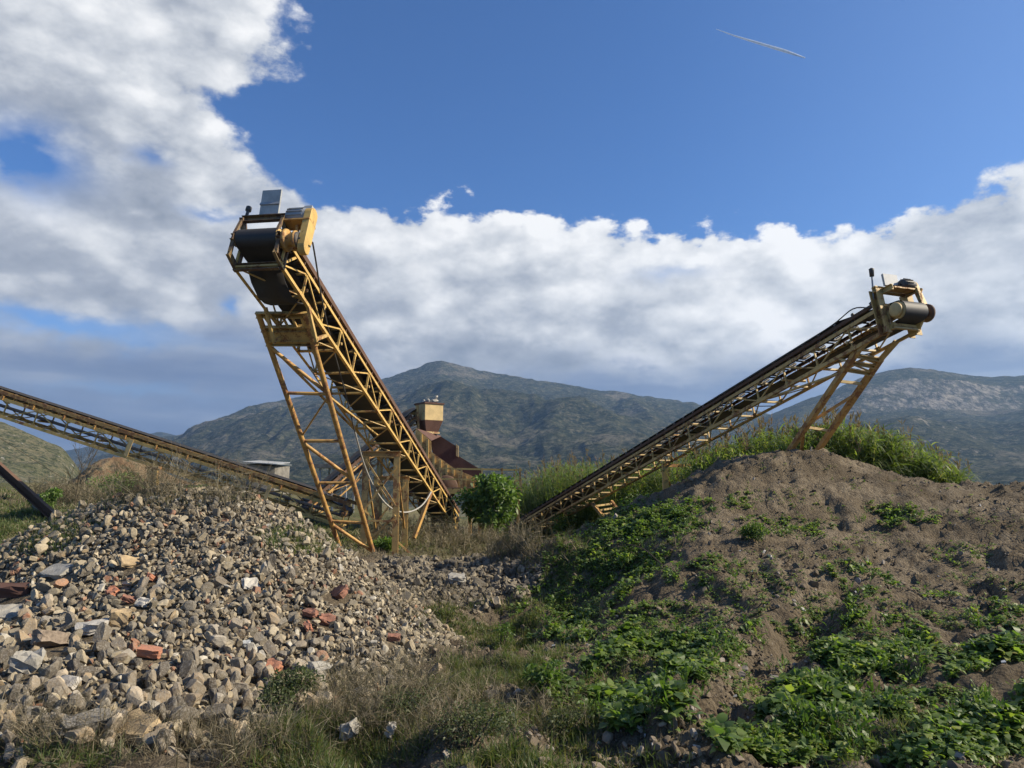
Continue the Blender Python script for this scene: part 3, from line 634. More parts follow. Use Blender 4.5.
# ---- portal frame under the main conveyor
c0 = P(405, 452, 19.4); py0 = 19.6
xl, xr = P(366, 460, py0).x, P(397, 460, py0).x; zt = P(380, 454, py0).z
root = thing('support_stand', 'yellow steel portal with two square posts and crossed braces under the tall conveyor', 'support stand', ((xl + xr) / 2, py0, hz((xl + xr) / 2, py0)))
for x in (xl, xr):
    for yy in (0, 1.7): MB().channel((x, py0 + yy, hz(x, py0 + yy) - .1), (x, py0 + yy, zt - .05 - yy * .38), .16, .13, (0, 1, 0), 1 if x == xl else -1, .02).build('post', M['yellow_worn'], root)
MB().channel((xl - .1, py0 - .03, zt), (xr + .1, py0 - .03, zt), .12, .15, (0, 0, 1), 1, .02).build('cap_beam', M['ochre'], root)
MB().channel((xl - .1, py0 + 1.7, zt - .66), (xr + .1, py0 + 1.7, zt - .66), .12, .13, (0, 0, 1), 1, .02).build('cap_beam', M['ochre'], root)
for a, b in (((xl, 0, zt - .15), (xr, 0, 1.0)), ((xr, 0, zt - .35), (xl, 0, .9)), ((xl, 0, .9), (xr + .55, .3, hz(xr + .5, py0) - .1)), ((xr, 0, .75), (xl - .1, .2, hz(xl, py0) - .1)), ((xl, 0, .6), (xr, 0, .6)), ((xl, 1.7, zt - .8), (xr, 1.7, .4)), ((xr, 1.7, zt - .8), (xl, 1.7, .4))):
    MB().beam((a[0], py0 + a[1] - .07, a[2]), (b[0], py0 + b[1] - .07, b[2]), .06, .05).build('brace', M['yellow_worn'], root)
for x in (xl, xr): MB().beam((x, py0 + .1, zt - .4), (x, py0 + 1.6, .3), .05, .05).build('brace', M['ochre'], root)

# ---- the right conveyor
AR = P(900, 323.4, 13.9); FR = Frame(AR, (-0.383, 1.049, -0.293), -.34); FR.o = FR(.42, 0, 0)
root = thing('belt_conveyor', 'yellow-brown belt conveyor rising to the right over the earth mound', 'conveyor', (6.7, 17.5, 2.35))
truss(root, FR, -.25, 23.2, .68, .50, 1.05, M['yellow_worn'], M['tan'], .19, M['rust'], cs=.08, belt_s0=-.44, cen=.29, so=.145)
hw = .34
F = lambda a_, u_, w_: FR(-.2 + (a_ + .2) * .42 if a_ < -.2 else a_, u_, w_)
F.r, F.d, F.n = FR.r, FR.d, FR.n
m = MB()
m.channel(F(-.10, -hw - .07, -.08), F(-.16, -hw - .07, .90), .16, .19, F.d, 1, .02)
m.channel(F(-.10, hw + .07, -.08), F(-.16, hw + .07, .84), .16, .19, F.d, -1, .02)
m.channel(F(-.18, -hw - .12, .90), F(-.18, hw + .12, .88), .10, .12, F.n, 1, .02)
for u in (-hw, hw): m.channel(F(-.2, u, .82), F(-.92, u * .98, .80), .05, .12, F.n, 1, .012)
for u in (hw,): m.channel(F(-.2, u, .0), F(-.95, u, .30), .06, .12, F.n, -1, .012); m.beam(F(-.92, u, .28), F(-.95, u, .82), .07, .06, F.d)
m.beam(F(-.30, -hw, .06), F(-.30, hw, .06), .06, .06, F.n)
m.build('head_frame', M['yellow_worn'], root)
m = MB().plate([F(-.45, -.28, .80), F(-.45, .38, .80), F(-.95, .38, .78), F(-.95, -.28, .78)], F.n, .03); m.beam(F(-.5, .3, .9), F(-1., .42, .75), .06, .1, F.n)
m.build('motor_platform', M['ochre'], root)
mt_ = MB().lathe(F(-.72, .04, .93), F.r, [(0, .02), (0, .08), (.03, .115), (.26, .12), (.30, .11), (.34, .09), (.34, .02)], 18)
for k in range(12):
    t = 2 * math.pi * k / 12; o = F.d * math.cos(t) * .125 + F.n * math.sin(t) * .125; mt_.beam(F(-.72, .08, .93) + o, F(-.72, .28, .93) + o, .01, .02, o)
mt_.build('motor', M['dark'], root)
fl = MB().plate([F(-.34, -.26, .95), F(-.46, .06, .95), F(-.48, .08, 1.19), F(-.36, -.24, 1.22)], F.d * -1, .05).build('floodlight', M['lightmetal'], root)
MB().beam(F(-.40, -.08, .90), F(-.40, -.08, 1.04), .03, .03, F.d).build('bracket', M['grey'], fl)
guard(F, -.85, .36, .12, -.70, .92, .12, .40, .09, M['yellow'], root)
MB().lathe(F(-.78, -.42, .29), F.r, [(0, .02), (0, .12), (.03, .15), (.06, .15), (.06, .02)], 20).build('drum_flange', M['tan'], root)
MB().lathe(F(-.78, .43, .29), F.r, [(0, .02), (0, .19), (.06, .19), (.08, .15), (.08, .02)], 20).build('pulley', M['grime'], root)
# mast with a lamp on top, cable along the stringer
mb_ = P(873.6, 300, FR(-.1, -.43, .9).y); mtop = P(871.3, 268, mb_.y)
ma = MB().tube(mb_, mtop, .018, n=8).build('mast', M['grey'], root); MB().lathe(mb_.lerp(mtop, .72), mtop - mb_, [(0, .01), (.01, .045), (.13, .05), (.17, .055), (.19, .02)], 12).build('lamp', M['dark'], ma)
MB().path(smooth_path([mb_ + Vector((0, 0, .05)), mb_ + Vector((-.02, .1, -.13)), F(.5, -.40, .80), F(1.2, -.41, .72), F(3, -.41, .70), F(6, -.41, .70)]), .014).build('cable', M['cable'], root)
MB().path(smooth_path([F(5.2, -.46, .52), P(700, 436, 20.4), P(712, 418, 20.2), P(722, 408, 19.6), F(4.4, .44, .05)]), .012).build('cable', M['cable'], root)
# sloping support legs on the crest of the mound
NT, NB = P(858, 350, 15.0), P(783.5, 454, 17.5); QT, QB = P(880.5, 359, 15.35), P(811, 456, 17.8)
NB.z = min(NB.z, hz(NB.x, NB.y) - .08); QB.z = min(QB.z, hz(QB.x, QB.y) - .08)
ln = lambda y: pt_at(NT, NB, y); rn = lambda y: pt_at(QT, QB, y)
m = MB()
for y in (357, 364, 371): m.channel(ln(y - 2) - Vector((.05, 0, 0)), rn(y + 3) + Vector((.07, 0, 0)), .07, .09, (0, -.6, .8), 1)
for y in (355, 363): m.beam(ln(y), rn(y + 9), .035, .03)
m.beam(F(.4, -hw, 0), ln(356), .07, .06); m.beam(F(1.3, -hw, 0), ln(362), .06, .05); m.beam(F(.3, hw, 0), rn(362), .10, .07); m.beam(F(1.1, hw, 0), rn(364), .08, .06)
sf = m.build('support_frame', M['tan'], root)
MB().beam(NT, NB, .13, .10).build('leg', M['ochre'], sf); MB().beam(QT, QB, .13, .10).build('leg', M['ochre'], sf)
MB().beam(ln(430), P(801, 456, 17.6), .07, .06).build('brace', M['ochre'], sf); MB().beam(ln(424), rn(393), .08, .06).build('brace', M['ochre'], sf)
MB().beam(ln(427), rn(431), .06, .06).build('brace', M['tan'], sf); MB().beam(ln(381), rn(384), .06, .06).build('brace', M['tan'], sf)
MB().beam(ln(372), F(4.0, -hw, 0), .05, .045).build('brace', M['yellow_worn'], sf); MB().beam(ln(385), F(1.9, hw, 0), .03, .03).build('brace', M['dark'], sf)
# post trestle halfway along the right conveyor
q0 = P(665, 467, 22.4); q1 = q0 + FR.r * .98 
root = thing('support_stand', 'yellow steel trestle with short square posts halfway along the right conveyor', 'support stand', (q0.x, q0.y, hz(q0.x, q0.y)))
for q in (q0, q1): MB().beam((q.x, q.y, q.z), (q.x, q.y, hz(q.x, q.y) - .1), .17, .17, (0, 1, 0)).build('post', M['yellow_worn'], root)
MB().beam(q0 - FR.r * .1 + Vector((0, 0, .05)), q1 + FR.r * .1 + Vector((0, 0, .05)), .12, .10).build('cap_beam', M['ochre'], root)
MB().beam(q0 + Vector((0, .1, -.2)), (q1.x, q1.y + .1, hz(q1.x, q1.y) + .1), .05, .05).build('brace', M['ochre'], root)
# folded ladder-like legs near its low end
a0, a1 = P(592, 503, 27), P(613, 529, 26.4); b0, b1 = P(611, 501, 27.6), P(627, 523, 27.2)
root = thing('support_stand', 'low rusty orange trestle with ladder-like rungs near the foot of the right conveyor', 'support stand', (a1.x, a1.y, hz(a1.x, a1.y)))
for a, b in ((a0, a1), (b0, b1)):
    b = b + (b - a) * .25
    MB().beam(a, b, .15, .10).build('leg', M['ochre'], root)
for t in (.12, .3, .46, .62, .8): MB().beam(a0.lerp(a1, t), b0.lerp(b1, t), .07, .06).build('rung', M['tan'], root)

# ---- the left conveyor
FL = Frame(P(0, 416, 22), (.954, .0, -.300), .42)
root = thing('belt_conveyor', 'yellow belt conveyor crossing from the left edge down towards the centre', 'conveyor', (-6, 22, hz(-6, 22)))
truss(root, FL, -6, 11.2, .84, .52, 1.02, M['yellow'], M['yellow_worn'], .2, M['ochre'], cs=.095)
for i in range(17):
    a = -5.2 + i * 1.02; MB().beam(FL(a, .46, .50), FL(a, .46, .62), .09, .05, FL.d).build('roller_bracket', M['ochre'], root)
for a in (4.15, 8.7): MB().plate([FL(a, .47, .02), FL(a + .12, .47, .02), FL(a + .12, .47, .55), FL(a, .47, .55)], FL.r, .02).build('splice_plate', M['tan'], root)
# its double post
px_ = P(151, 470, 21.6); root = thing('support_stand', 'short yellow double post holding up the left conveyor above the stone heap', 'support stand', (px_.x, 21.8, hz(px_.x, 21.8)))
for dx in (-.09, .1): MB().beam((px_.x + dx, 21.75, px_.z + .02), (px_.x + dx, 21.75, hz(px_.x, 21.7) - .2), .13 if dx < 0 else .10, .16, (0, 1, 0)).build('post', M['yellow_worn'], root)
MB().beam((px_.x - .2, 21.75, px_.z + .06), (px_.x + .2, 21.75, px_.z + .06), .2, .08).build('cap_beam', M['ochre'], root)

# ---- the feed conveyor behind, climbing to the small bin
d_ = P(417, 424, 30.8) - P(312, 516, 27.5); FB = Frame(P(312, 516, 27.5), d_, 0)
root = thing('belt_conveyor', 'dark narrow conveyor climbing behind the portal up to the small bin', 'conveyor', tuple(P(312, 516, 27.5)))
rv = Frame(P(417, 424, 30.8), -d_, 0)
truss(root, rv, .0, d_.length, .75, .42, 1.0, M['ochre'], M['yellow_worn'], .16, M['rust'], cs=.06)
for t, nm in ((.62, 1), (.86, 1)):
    c = P(312, 516, 27.5).lerp(P(417, 424, 30.8), t)
    for k in (-.35, .35): MB().beam((c.x, c.y + k, c.z), (c.x, c.y + k, hz(c.x, c.y) - .2), .10, .10).build('leg', M['yellow_worn'], root)
# ---- hopper plant
def box_pts(c, ax, ay, hx, hy, z0, z1, hx1=None, hy1=None):
    hx1 = hx if hx1 is None else hx1; hy1 = hy if hy1 is None else hy1; o = []
    for z, a, b in ((z0, hx, hy), (z1, hx1, hy1)):
        for i, j in ((-1, -1), (1, -1), (1, 1), (-1, 1)): o.append(Vector((c[0], c[1], 0)) + ax * (i * a) + ay * (j * b) + Vector((0, 0, z)))
    return o
Yb = 30.4; cz = lambda py, Y=Yb: P(430, py, Y).z
cb = P(429.0, 415, Yb); ang = R(36); ax = Vector((math.cos(ang), math.sin(ang), 0)); ay = Vector((-math.sin(ang), math.cos(ang), 0))
root = thing('feed_bin', 'small yellow feed bin with a rusty tapered bottom and stones heaped on top', 'bin', (cb.x, cb.y, cz(437)))
MB().hexa(box_pts(cb, ax, ay, .44, .44, cz(421), cz(405))).build('bin_body', M['tan'], root, bevel=.01)
MB().hexa(box_pts(cb, ax, ay, .48, .48, cz(405) + .002, cz(403.4))).build('rim', M['rusty_red'], root)
MB().hexa(box_pts(cb, ax, ay, .29, .30, cz(432), cz(421) - .002, .435, .435)).build('taper', M['rusty_red'], root)
MB().hexa(box_pts(cb, ax, ay, .34, .34, cz(434), cz(432) - .002)).build('collar', M['tan'], root)
MB().hexa(box_pts(cb, ax, ay, .25, .25, cz(438), cz(434) - .002)).build('outlet', M['dark'], root)
MB().beam(P(417.5, 405, Yb - .4), P(419, 433, Yb - .4), .10, .08).build('side_post', M['ochre'], root)
# big sloping hopper
root = thing('loading_hopper', 'large sloping steel hopper with ribbed sides and a rusty red-brown inside', 'hopper', (P(455, 490, 29).x, 29, hz(P(455, 490, 29).x, 29)))
YN, YFa = 28.4, 31.2
near = [P(416, 428, YN), P(431, 441, YN), P(431.5, 452, YN), P(455, 469, YN), P(482, 480, YN), P(482, 491, YN), P(440, 491, YN), P(426, 470, YN), P(414, 446, YN)]
MB().plate(near, (0, 1, 0), .03).build('near_wall', M['yellow_worn'], root)
for i in range(9):
    x = 421 + i * 6.4; top = np.interp(x, [416, 431, 431.6, 455, 482], [429, 441, 453, 470, 481]) + 1; bot = np.interp(x, [414, 426, 440, 482], [447, 470, 490, 490])
    MB().beam(P(x, top, YN - .05), P(x, bot, YN - .05), .09, .10, (0, 1, 0)).build('rib', M['yellow_worn'], root)
far = [P(430, 440, YFa), P(440, 436, YFa), P(456, 446, YFa), P(457, 455, YFa), P(478, 468, YFa), P(484, 474, YFa), P(484, 489, YFa), P(440, 489, YFa)]
MB().plate(far, (0, 1, 0), .03).build('far_wall', M['rusty_red'], root)
MB().plate([P(456, 444, YFa - .1), P(458.5, 446, YFa - .1), P(458.5, 457, YFa - .1), P(456, 456, YFa - .1)], (0, 1, 0), .12).build('wall_stiffener', M['tan'], root)
MB().hexa([P(431, 466, YN + .04), P(482, 487, YN + .04), P(482, 490, YN + .04), P(431, 470, YN + .04), P(432, 463, YFa - .03), P(484, 484, YFa - .03), P(484, 487, YFa - .03), P(432, 467, YFa - .03)]).build('floor_plate', M['rusty_red'], root)
MB().plate([P(416, 429, YN + .05), P(431, 441, YN + .05), P(441, 436.5, YFa), P(430, 433, YFa)], (0, 0, 1), .03).build('inlet_cover', M['rusty_red'], root)
for x, y0_ in ((434, 491), (447, 491), (470, 491)):
    for Yq in (YN + .2, YFa - .2):
        q = P(x, 489, Yq); MB().beam(q, (q.x, q.y, hz(q.x, q.y) - .1), .14, .14, (0, 1, 0)).build('leg', M['ochre'], root)
MB().beam(P(405, 474, YN + .6), P(440, 474, YN + .6), .12, .18).build('frame_beam', M['ochre'], root); MB().beam(P(404, 492, YN + .6), P(442, 492, YN + .6), .5, .35).build('frame_beam', M['rusty_red'], root)
for x in (408, 424): q = P(x, 450, YN + .6); MB().beam(q, (q.x, q.y, hz(q.x, q.y) - .1), .12, .12, (0, 1, 0)).build('leg', M['ochre'], root)
MB().hexa([P(422, 452, YN + .5), P(440, 474, YN + .5), P(440, 506, YN + .5), P(418, 506, YN + .5), P(422, 452, YFa), P(440, 474, YFa), P(440, 506, YFa), P(418, 506, YFa)]).build('crusher_housing', M['rust'], root)
for (a_, b_) in (((404, 452), (424, 500)), ((424, 452), (404, 500)), ((404, 462), (426, 462)), ((404, 484), (430, 484))):
    MB().beam(P(*a_, YN + .3), P(*b_, YN + .3), .08, .07).build('brace', M['ochre'], root)
MB().lathe(P(446, 487, YN - .35), (0, 1, 0), [(0, .03), (0, .42), (.05, .46), (.12, .46), (.12, .03)], 24).build('flywheel', M['rust'], root)
# walkway with railing in front of the hopper
YW = 27.4; wz = P(460, 489, YW).z
x0, x1 = P(441, 480, YW).x, P(522, 480, YW).x
root = thing('walkway', 'raised yellow steel walkway with a two-rail handrail beside the hopper', 'walkway', ((x0 + x1) / 2, YW, hz((x0 + x1) / 2, YW)))
MB().beam((x0, YW + .45, wz + .03), (x1, YW + .45, wz + .03), .9, .05).build('deck', M['rust'], root); MB().beam((x0, YW - .02, wz - .08), (x1, YW - .02, wz - .08), .05, .20).build('toe_board', M['yellow'], root)
for zz in (468.5, 479): 
    q = P(441, zz, YW).z; MB().beam((x0, YW, q), (x1, YW, q - .06), .065, .065).build('rail', M['yellow'], root)
for px_ in (441, 461.5, 482, 502, 520):
    q = P(px_, 468, YW); MB().beam((q.x, YW, q.z), (q.x, YW, wz - .1), .07, .07).build('rail_post', M['yellow_worn'], root)
for px_ in (443, 480, 518): q = P(px_, 490, YW + .7); MB().beam((q.x, q.y, wz), (q.x, q.y, hz(q.x, q.y) - .1), .12, .12).build('leg', M['ochre'], root)

# ---- sheds and walls behind
Ys_ = 46; a, b = P(246, 476, Ys_), P(273, 476, Ys_); zt = P(260, 464.2, Ys_).z; zb = hz(a.x, Ys_) - .4
root = thing('shed', 'small pale corrugated metal shed behind the left conveyor', 'shed', ((a.x + b.x) / 2, Ys_, zb))
MB().hexa([Vector((a.x, Ys_, zb)), Vector((b.x, Ys_ + .3, zb)), Vector((b.x + .3, Ys_ + 2.4, zb)), Vector((a.x, Ys_ + 2.2, zb)), Vector((a.x, Ys_, zt)), Vector((b.x, Ys_ + .3, zt - .15)), Vector((b.x + .3, Ys_ + 2.4, zt - .1)), Vector((a.x, Ys_ + 2.2, zt + .1))]).build('wall', M['wall'], root)
m = MB(); k = 14
for i in range(k):
    xa, xb = a.x - .2 + (b.x - a.x + .5) * i / k, a.x - .2 + (b.x - a.x + .5) * (i + .55) / k; za = zt + .10 - .14 * i / k
    m.hexa([Vector((xa, Ys_ - .25, za)), Vector((xb, Ys_ - .25, za)), Vector((xb, Ys_ + 2.7, za + .16)), Vector((xa, Ys_ + 2.7, za + .16)), Vector((xa, Ys_ - .25, za + .06)), Vector((xb, Ys_ - .25, za + .06)), Vector((xb, Ys_ + 2.7, za + .22)), Vector((xa, Ys_ + 2.7, za + .22))])
m.beam((a.x - .25, Ys_ + 1.2, zt + .14), (b.x + .35, Ys_ + 1.2, zt + .0), 3.0, .03); m.build('roof', M['grey'], root)
a, b = P(314, 466, 36), P(352, 466, 36)
root = thing('lean_to', 'flat grey roof on thin posts behind the sloping conveyor legs', 'shelter', ((a.x + b.x) / 2, 37, hz(a.x, 37)))
MB().beam((a.x, 37, a.z), (b.x, 37, b.z), 2.2, .18).build('roof', M['wall'], root)
for x in (a.x + .3, (a.x + b.x) / 2, b.x - .3):
    for yy in (36.1, 37.9): MB().beam((x, yy, a.z), (x, yy, hz(x, yy) - .1), .09, .09).build('post', M['grey'], root)
a, b = P(150, 484, 27), P(222, 490, 27)
root = thing('concrete_wall', 'low dark weathered wall behind the stone heap under the left conveyor', 'wall', ((a.x + b.x) / 2, 27, hz(a.x, 27)))
MB().beam((a.x - 1.5, 27.1, a.z - .55), (b.x + 1.2, 27, b.z - .6), .25, 1.2).build('wall_panel', M['wall'], root)
MB().beam((a.x - 1.55, 27.1, a.z + .08), (b.x + 1.25, 27, b.z + .03), .34, .08).build('coping', M['dark'], root)
# rusty beam and its wire at the left
a, b = P(-40, 432, 15.6), P(54, 517, 15.2)
root = thing('rusty_beam', 'rusty steel beam slanting down into the grass at the left edge', 'steel beam', (b.x, b.y, hz(b.x, b.y)))
MB().channel(a, b + (b - a) * .04, .10, .17, (0, 0, 1), 1, .018).build('web', M['rust'], root)
for px_, y_ in ((34, 494), (52, 510)):
    q = P(px_, y_, 15.4); MB().beam(q + Vector((0, .08, 0)), (q.x - .02, q.y + .08, hz(q.x, q.y) - .15), .07, .09).build('stake', M['wall'], root)
wr = [P(-60, 400, 17.5), P(0, 438, 17.5), P(50, 470, 17.6), P(80, 488, 17.7), P(105, 500, 17.8)]
tag(MB().path(smooth_path(wr), .006).build('wire', M['dry']), 'thin slack wire running down across the left hillside', 'wire')
# ------------------------------------------------------------------ rubble stones
def ico1():
    t = (1 + 5 ** .5) / 2; v = [(-1, t, 0), (1, t, 0), (-1, -t, 0), (1, -t, 0), (0, -1, t), (0, 1, t), (0, -1, -t), (0, 1, -t), (t, 0, -1), (t, 0, 1), (-t, 0, -1), (-t, 0, 1)]
    f = [(0, 11, 5), (0, 5, 1), (0, 1, 7), (0, 7, 10), (0, 10, 11), (1, 5, 9), (5, 11, 4), (11, 10, 2), (10, 7, 6), (7, 1, 8), (3, 9, 4), (3, 4, 2), (3, 2, 6), (3, 6, 8), (3, 8, 9), (4, 9, 5), (2, 4, 11), (6, 2, 10), (8, 6, 7), (9, 8, 1)]
    v = [np.array(q) / np.linalg.norm(q) for q in v]; c = {}
    def mid(a, b):
        k = (min(a, b), max(a, b))
        if k not in c: q = v[a] + v[b]; v.append(q / np.linalg.norm(q)); c[k] = len(v) - 1
        return c[k]
    g_ = []
    for a, b, d in f: x, y, z = mid(a, b), mid(b, d), mid(d, a); g_ += [(a, x, z), (b, y, x), (d, z, y), (x, y, z)]
    return np.array(v), np.array(g_)
IV, IF = ico1()
def stone_variant(r_, flat=1., cuts=7, blocky=False):
    v = IV.copy()
    if blocky:
        nr = [np.array(q, float) for q in ((1, 0, 0), (-1, 0, 0), (0, 1, 0), (0, -1, 0), (0, 0, 1), (0, 0, -1))]; nr = [q + r_.normal(0, .12, 3) for q in nr]; ds = [.52] * 6
    else: nr = [r_.normal(0, 1, 3) for _ in range(cuts)]; ds = r_.uniform(.42, .82, cuts)
    for q, d in zip(nr, ds):
        q = q / np.linalg.norm(q); e = np.maximum(v @ q - d, 0); v = v - e[:, None] * q
    v += r_.normal(0, .022, v.shape); v *= np.array([1, r_.uniform(.55, .92), r_.uniform(.30, .72) * flat]); return v / np.abs(v).max()
SV = [stone_variant(rng, 1., int(rng.integers(6, 11)), k % 5 == 0) for k in range(28)]
def rots(n):
    q = rng.normal(0, 1, (n, 4)); q /= np.linalg.norm(q, axis=1)[:, None]; a, b, c, d = q.T
    return np.stack([1 - 2 * (c * c + d * d), 2 * (b * c - a * d), 2 * (b * d + a * c), 2 * (b * c + a * d), 1 - 2 * (b * b + d * d), 2 * (c * d - a * b), 2 * (b * d - a * c), 2 * (c * d + a * b), 1 - 2 * (b * b + c * c)], -1).reshape(n, 3, 3)
def stone_field(name, x, y, z, size, mt, tint=None):
    n = len(x); Rm = rots(n); var = rng.integers(0, len(SV), n); A = np.array(SV)[var] * (size / 2)[:, None, None]
    V = np.einsum('nij,nkj->nki', Rm, A) + np.stack([x, y, z], -1)[:, None]
    F_ = (IF[None] + (np.arange(n) * len(IV))[:, None, None]).reshape(-1, 3)
    t = rng.random(n) if tint is None else tint
    o = npmesh(name, V.reshape(-1, 3), F_, mt, np.repeat(t, len(IV))); o['kind'] = 'stuff'; return o
# heap: candidates over the pile, denser near the viewer
def pile_mask(x, y): return pile_h(x, y) - base_h(x, y)
n = 74000; x = rng.uniform(-11, .4, n); y = rng.uniform(3.4, 12.0, n); pm = pile_h(x, y) - base_h(x, y)
edge = pm + (fbm(x * 2, y * 2, 3, 91) - .5) * .25
ok = edge > -.04 - .16 * (y < 6.5); x, y, pm = x[ok], y[ok], pm[ok]
z = Hc(x, y); gpx, gpy = pix(x, y, z)
sz = np.exp(rng.normal(math.log(.073), .47, len(x))) * (.92 + .38 * sstep(gpy, 560, 700) * (gpx < 330)) * (1 - .18 * sstep(gpx, 200, 420))
# thin out by area so that stones about cover the heap
keep = rng.random(len(x)) < np.clip(.0052 / sz ** 2 * .98, .18, 1.); back = (y > 11.2) & (rng.random(len(x)) < .5)
keep &= ~back & ((gpx > -260) | (rng.random(len(x)) < .3)); x, y, z, sz, gpx, gpy = (q[keep] for q in (x, y, z, sz, gpx, gpy)); sz = np.minimum(sz, .17)
z = z + sz * rng.uniform(-.15, .75, len(x))
PIECES = [(57, 577, 22), (130, 568, 18), (13, 598, 24), (9, 617, 18), (92, 635, 22), (52, 648, 24), (149, 660, 19), (112, 598, 13), (128, 605, 12), (151, 584, 10), (119, 628, 14), (338, 599, 18), (327, 626, 13), (308, 633, 12), (310, 620, 12),
          (394, 643, 11), (273, 674, 14), (246, 651, 8), (250, 590, 14), (142, 609, 12), (25, 672, 22), (85, 735, 28), (136, 742, 28), (67, 691, 15), (318, 680, 18), (350, 745, 12), (391, 742, 8)]
cover_ = np.zeros(len(x), bool)
for a_, b_, r_ in PIECES:            # leave the singled-out pieces uncovered
    h_ = hit(a_, b_); cover_ |= (np.hypot((gpx - a_), (gpy - b_) * 1.35) < r_ * .80) & (np.abs(y - h_.y) < .5)
x, y, z, sz, gpx, gpy = (q[~cover_] for q in (x, y, z, sz, gpx, gpy))
d = np.hypot(x, y); vis = (gpx > 3) & (gpx < 1020) & (gpy > 495) & (gpy < 766) & (y < 10.8)
score = np.where(vis, sz / d, 0); order = np.argsort(-score); bigi = order[:280]; rest = order[280:]
stone_field('rubble', x[rest], y[rest], z[rest], sz[rest], M['stone'])
print('stones', len(x))
# second, shaded strip of rubble behind the valley
n = 9000; x2 = rng.uniform(-3.2, 1.2, n); y2 = rng.uniform(11.5, 16.8, n); z2 = Hc(x2, y2); qx, qy = pix(x2, y2, z2)
k2 = (((qx - 450) / 95) ** 2 + ((qy - 582) / 27) ** 2 + (fbm(x2 * 2, y2 * 2, 3, 77) - .5) * 1.5 < 1)
x2, y2, z2 = x2[k2], y2[k2], z2[k2]; s2 = np.exp(rng.normal(math.log(.085), .4, len(x2)))
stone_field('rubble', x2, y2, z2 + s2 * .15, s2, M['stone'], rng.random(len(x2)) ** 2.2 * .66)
# loose clods and pebbles on the earth mound and pebbles in the foreground
n = 42000; v_ = rng.random(n); y3 = 4.0 + 15 * v_ ** 1.7; x3 = y3 * rng.uniform(-.12, .95, n) ; z3 = Hc(x3, y3); qx, qy = pix(x3, y3, z3)
cl = fbm(x3 * 1.3, y3 * 1.3, 4, 140); k3 = rng.random(n) < sstep(cl, .35, .62) * .9 + .05
x3, y3, z3 = x3[k3], y3[k3], z3[k3]; s3 = np.exp(rng.normal(math.log(.022), .62, len(x3)))
s3 = np.minimum(s3, .13)
m_, n_, b_, pos, _ = mat('clod'); t_ = n_.n('ShaderNodeAttribute', attribute_name='tint').outputs['Fac']
n_.L.new(n_.mix(n_.m('MULTIPLY', n_.noise(pos, 60, 4), .6), n_.ramp(t_, [(0, (.085, .064, .038)), (.6, (.16, .125, .08)), (.85, (.26, .21, .15)), (.97, (.34, .31, .27)), (1, (.6, .58, .54))]), (.08, .06, .045)), b_.inputs['Base Color']); b_.inputs['Roughness'].default_value = .95
M['clod'] = m_
stone_field('soil_clods', x3, y3, z3 + s3 * .15, s3, M['clod'])
# the stones that show largest: one object each
VM = []
for k in range(12):
    me = bpy.data.meshes.new('loose_stone'); v = SV[k * 2 % len(SV)]
    me.from_pydata((v * .5).tolist(), [], IF.tolist()); me.materials.append(M['stone_obj']); VM.append(me)
kinds = [('loose grey-beige broken stone lying among others on the big rubble heap', 'broken stones of the rubble heap')]
hand = []       # filled below: singled-out pieces keep their surroundings clear
HAND_PX = [(15, 597), (10, 548 + 0), (92, 634), (55, 664), (57, 575), (130, 567), (108, 598), (148, 660), (200, 580), (338, 598), (300, 628), (205, 590)]
TONES = [('dark grey', (.085, .07, .052)), ('grey', (.17, .142, .105)), ('tan', (.30, .225, .14)), ('grey-beige', (.235, .19, .135)), ('pale beige', (.41, .335, .24)), ('pale grey', (.33, .29, .23))]
BIG = []
for i in bigi:
    o = bpy.data.objects.new('loose_stone', VM[int(rng.integers(0, 12))]); o.location = (x[i], y[i], z[i]); s_ = sz[i] * 1.06
    o.scale = (s_, s_, s_); o.rotation_euler = tuple(rng.uniform(0, 6.28, 3)); COL.objects.link(o)
    tn = TONES[int(rng.choice(6, p=(.14, .22, .2, .2, .14, .10)))]; k_ = random.uniform(.88, 1.12); o.color = tuple(c * k_ for c in tn[1]) + (1,); BIG.append((o, tn[0], gpx[i], gpy[i]))
# singled-out pieces: (name, px, py, length, width, height, rotz, tilt, material, label, category)
def piece(name, px, py, L_, W_, H_, rz, tx, ty, mt, label, cat, rough=.012, lift=.3, seed=0, cuts=0, taper=0.):
    p = hit(px, py); r_ = random.Random(seed + int(px * 7 + py)); nx_, ny_ = 7, 4; vs = []; 
    import bmesh
    bm = bmesh.new(); bmesh.ops.create_cube(bm, size=1.); bmesh.ops.subdivide_edges(bm, edges=bm.edges[:], cuts=3, use_grid_fill=True)
    for v in bm.verts:
        t = 1 - taper * (v.co.x + .5); c = v.co.copy()
        if abs(c.x) + abs(c.y) > .8: c *= 1 - r_.uniform(0, .12)
        v.co = Vector((c.x * L_, c.y * W_ * t, c.z * H_)) + Vector((r_.uniform(-1, 1), r_.uniform(-1, 1), r_.uniform(-1, 1))) * rough
    me = bpy.data.meshes.new(name); bm.to_mesh(me); bm.free()
    o = link(name, me, mt, None, p + Vector((0, 0, H_ * lift + .035))); o.rotation_euler = (R(tx), R(ty), R(rz)); return tag(o, label, cat)
piece('flat_slab', 57, 577, .34, .20, .055, -20, 28, 0, M['concrete'], 'flat pale grey slab lying near the left end of the heap', 'slab')
piece('flat_slab', 130, 568, .26, .17, .05, 60, 35, 10, M['sandstone'], 'tan trapezoid slab lying high on the heap, left of its middle', 'slab', taper=.3)
piece('rusty_block', 13, 598, .36, .13, .12, 4, 10, 0, M['rusty_red'], 'long rusty brown block with a white face at the left edge', 'block')
piece('corrugated_tile', 9, 617, .24, .17, .03, 25, 40, 0, M['concrete'], 'ribbed grey tile fragment below the rusty block at the left edge', 'tile')
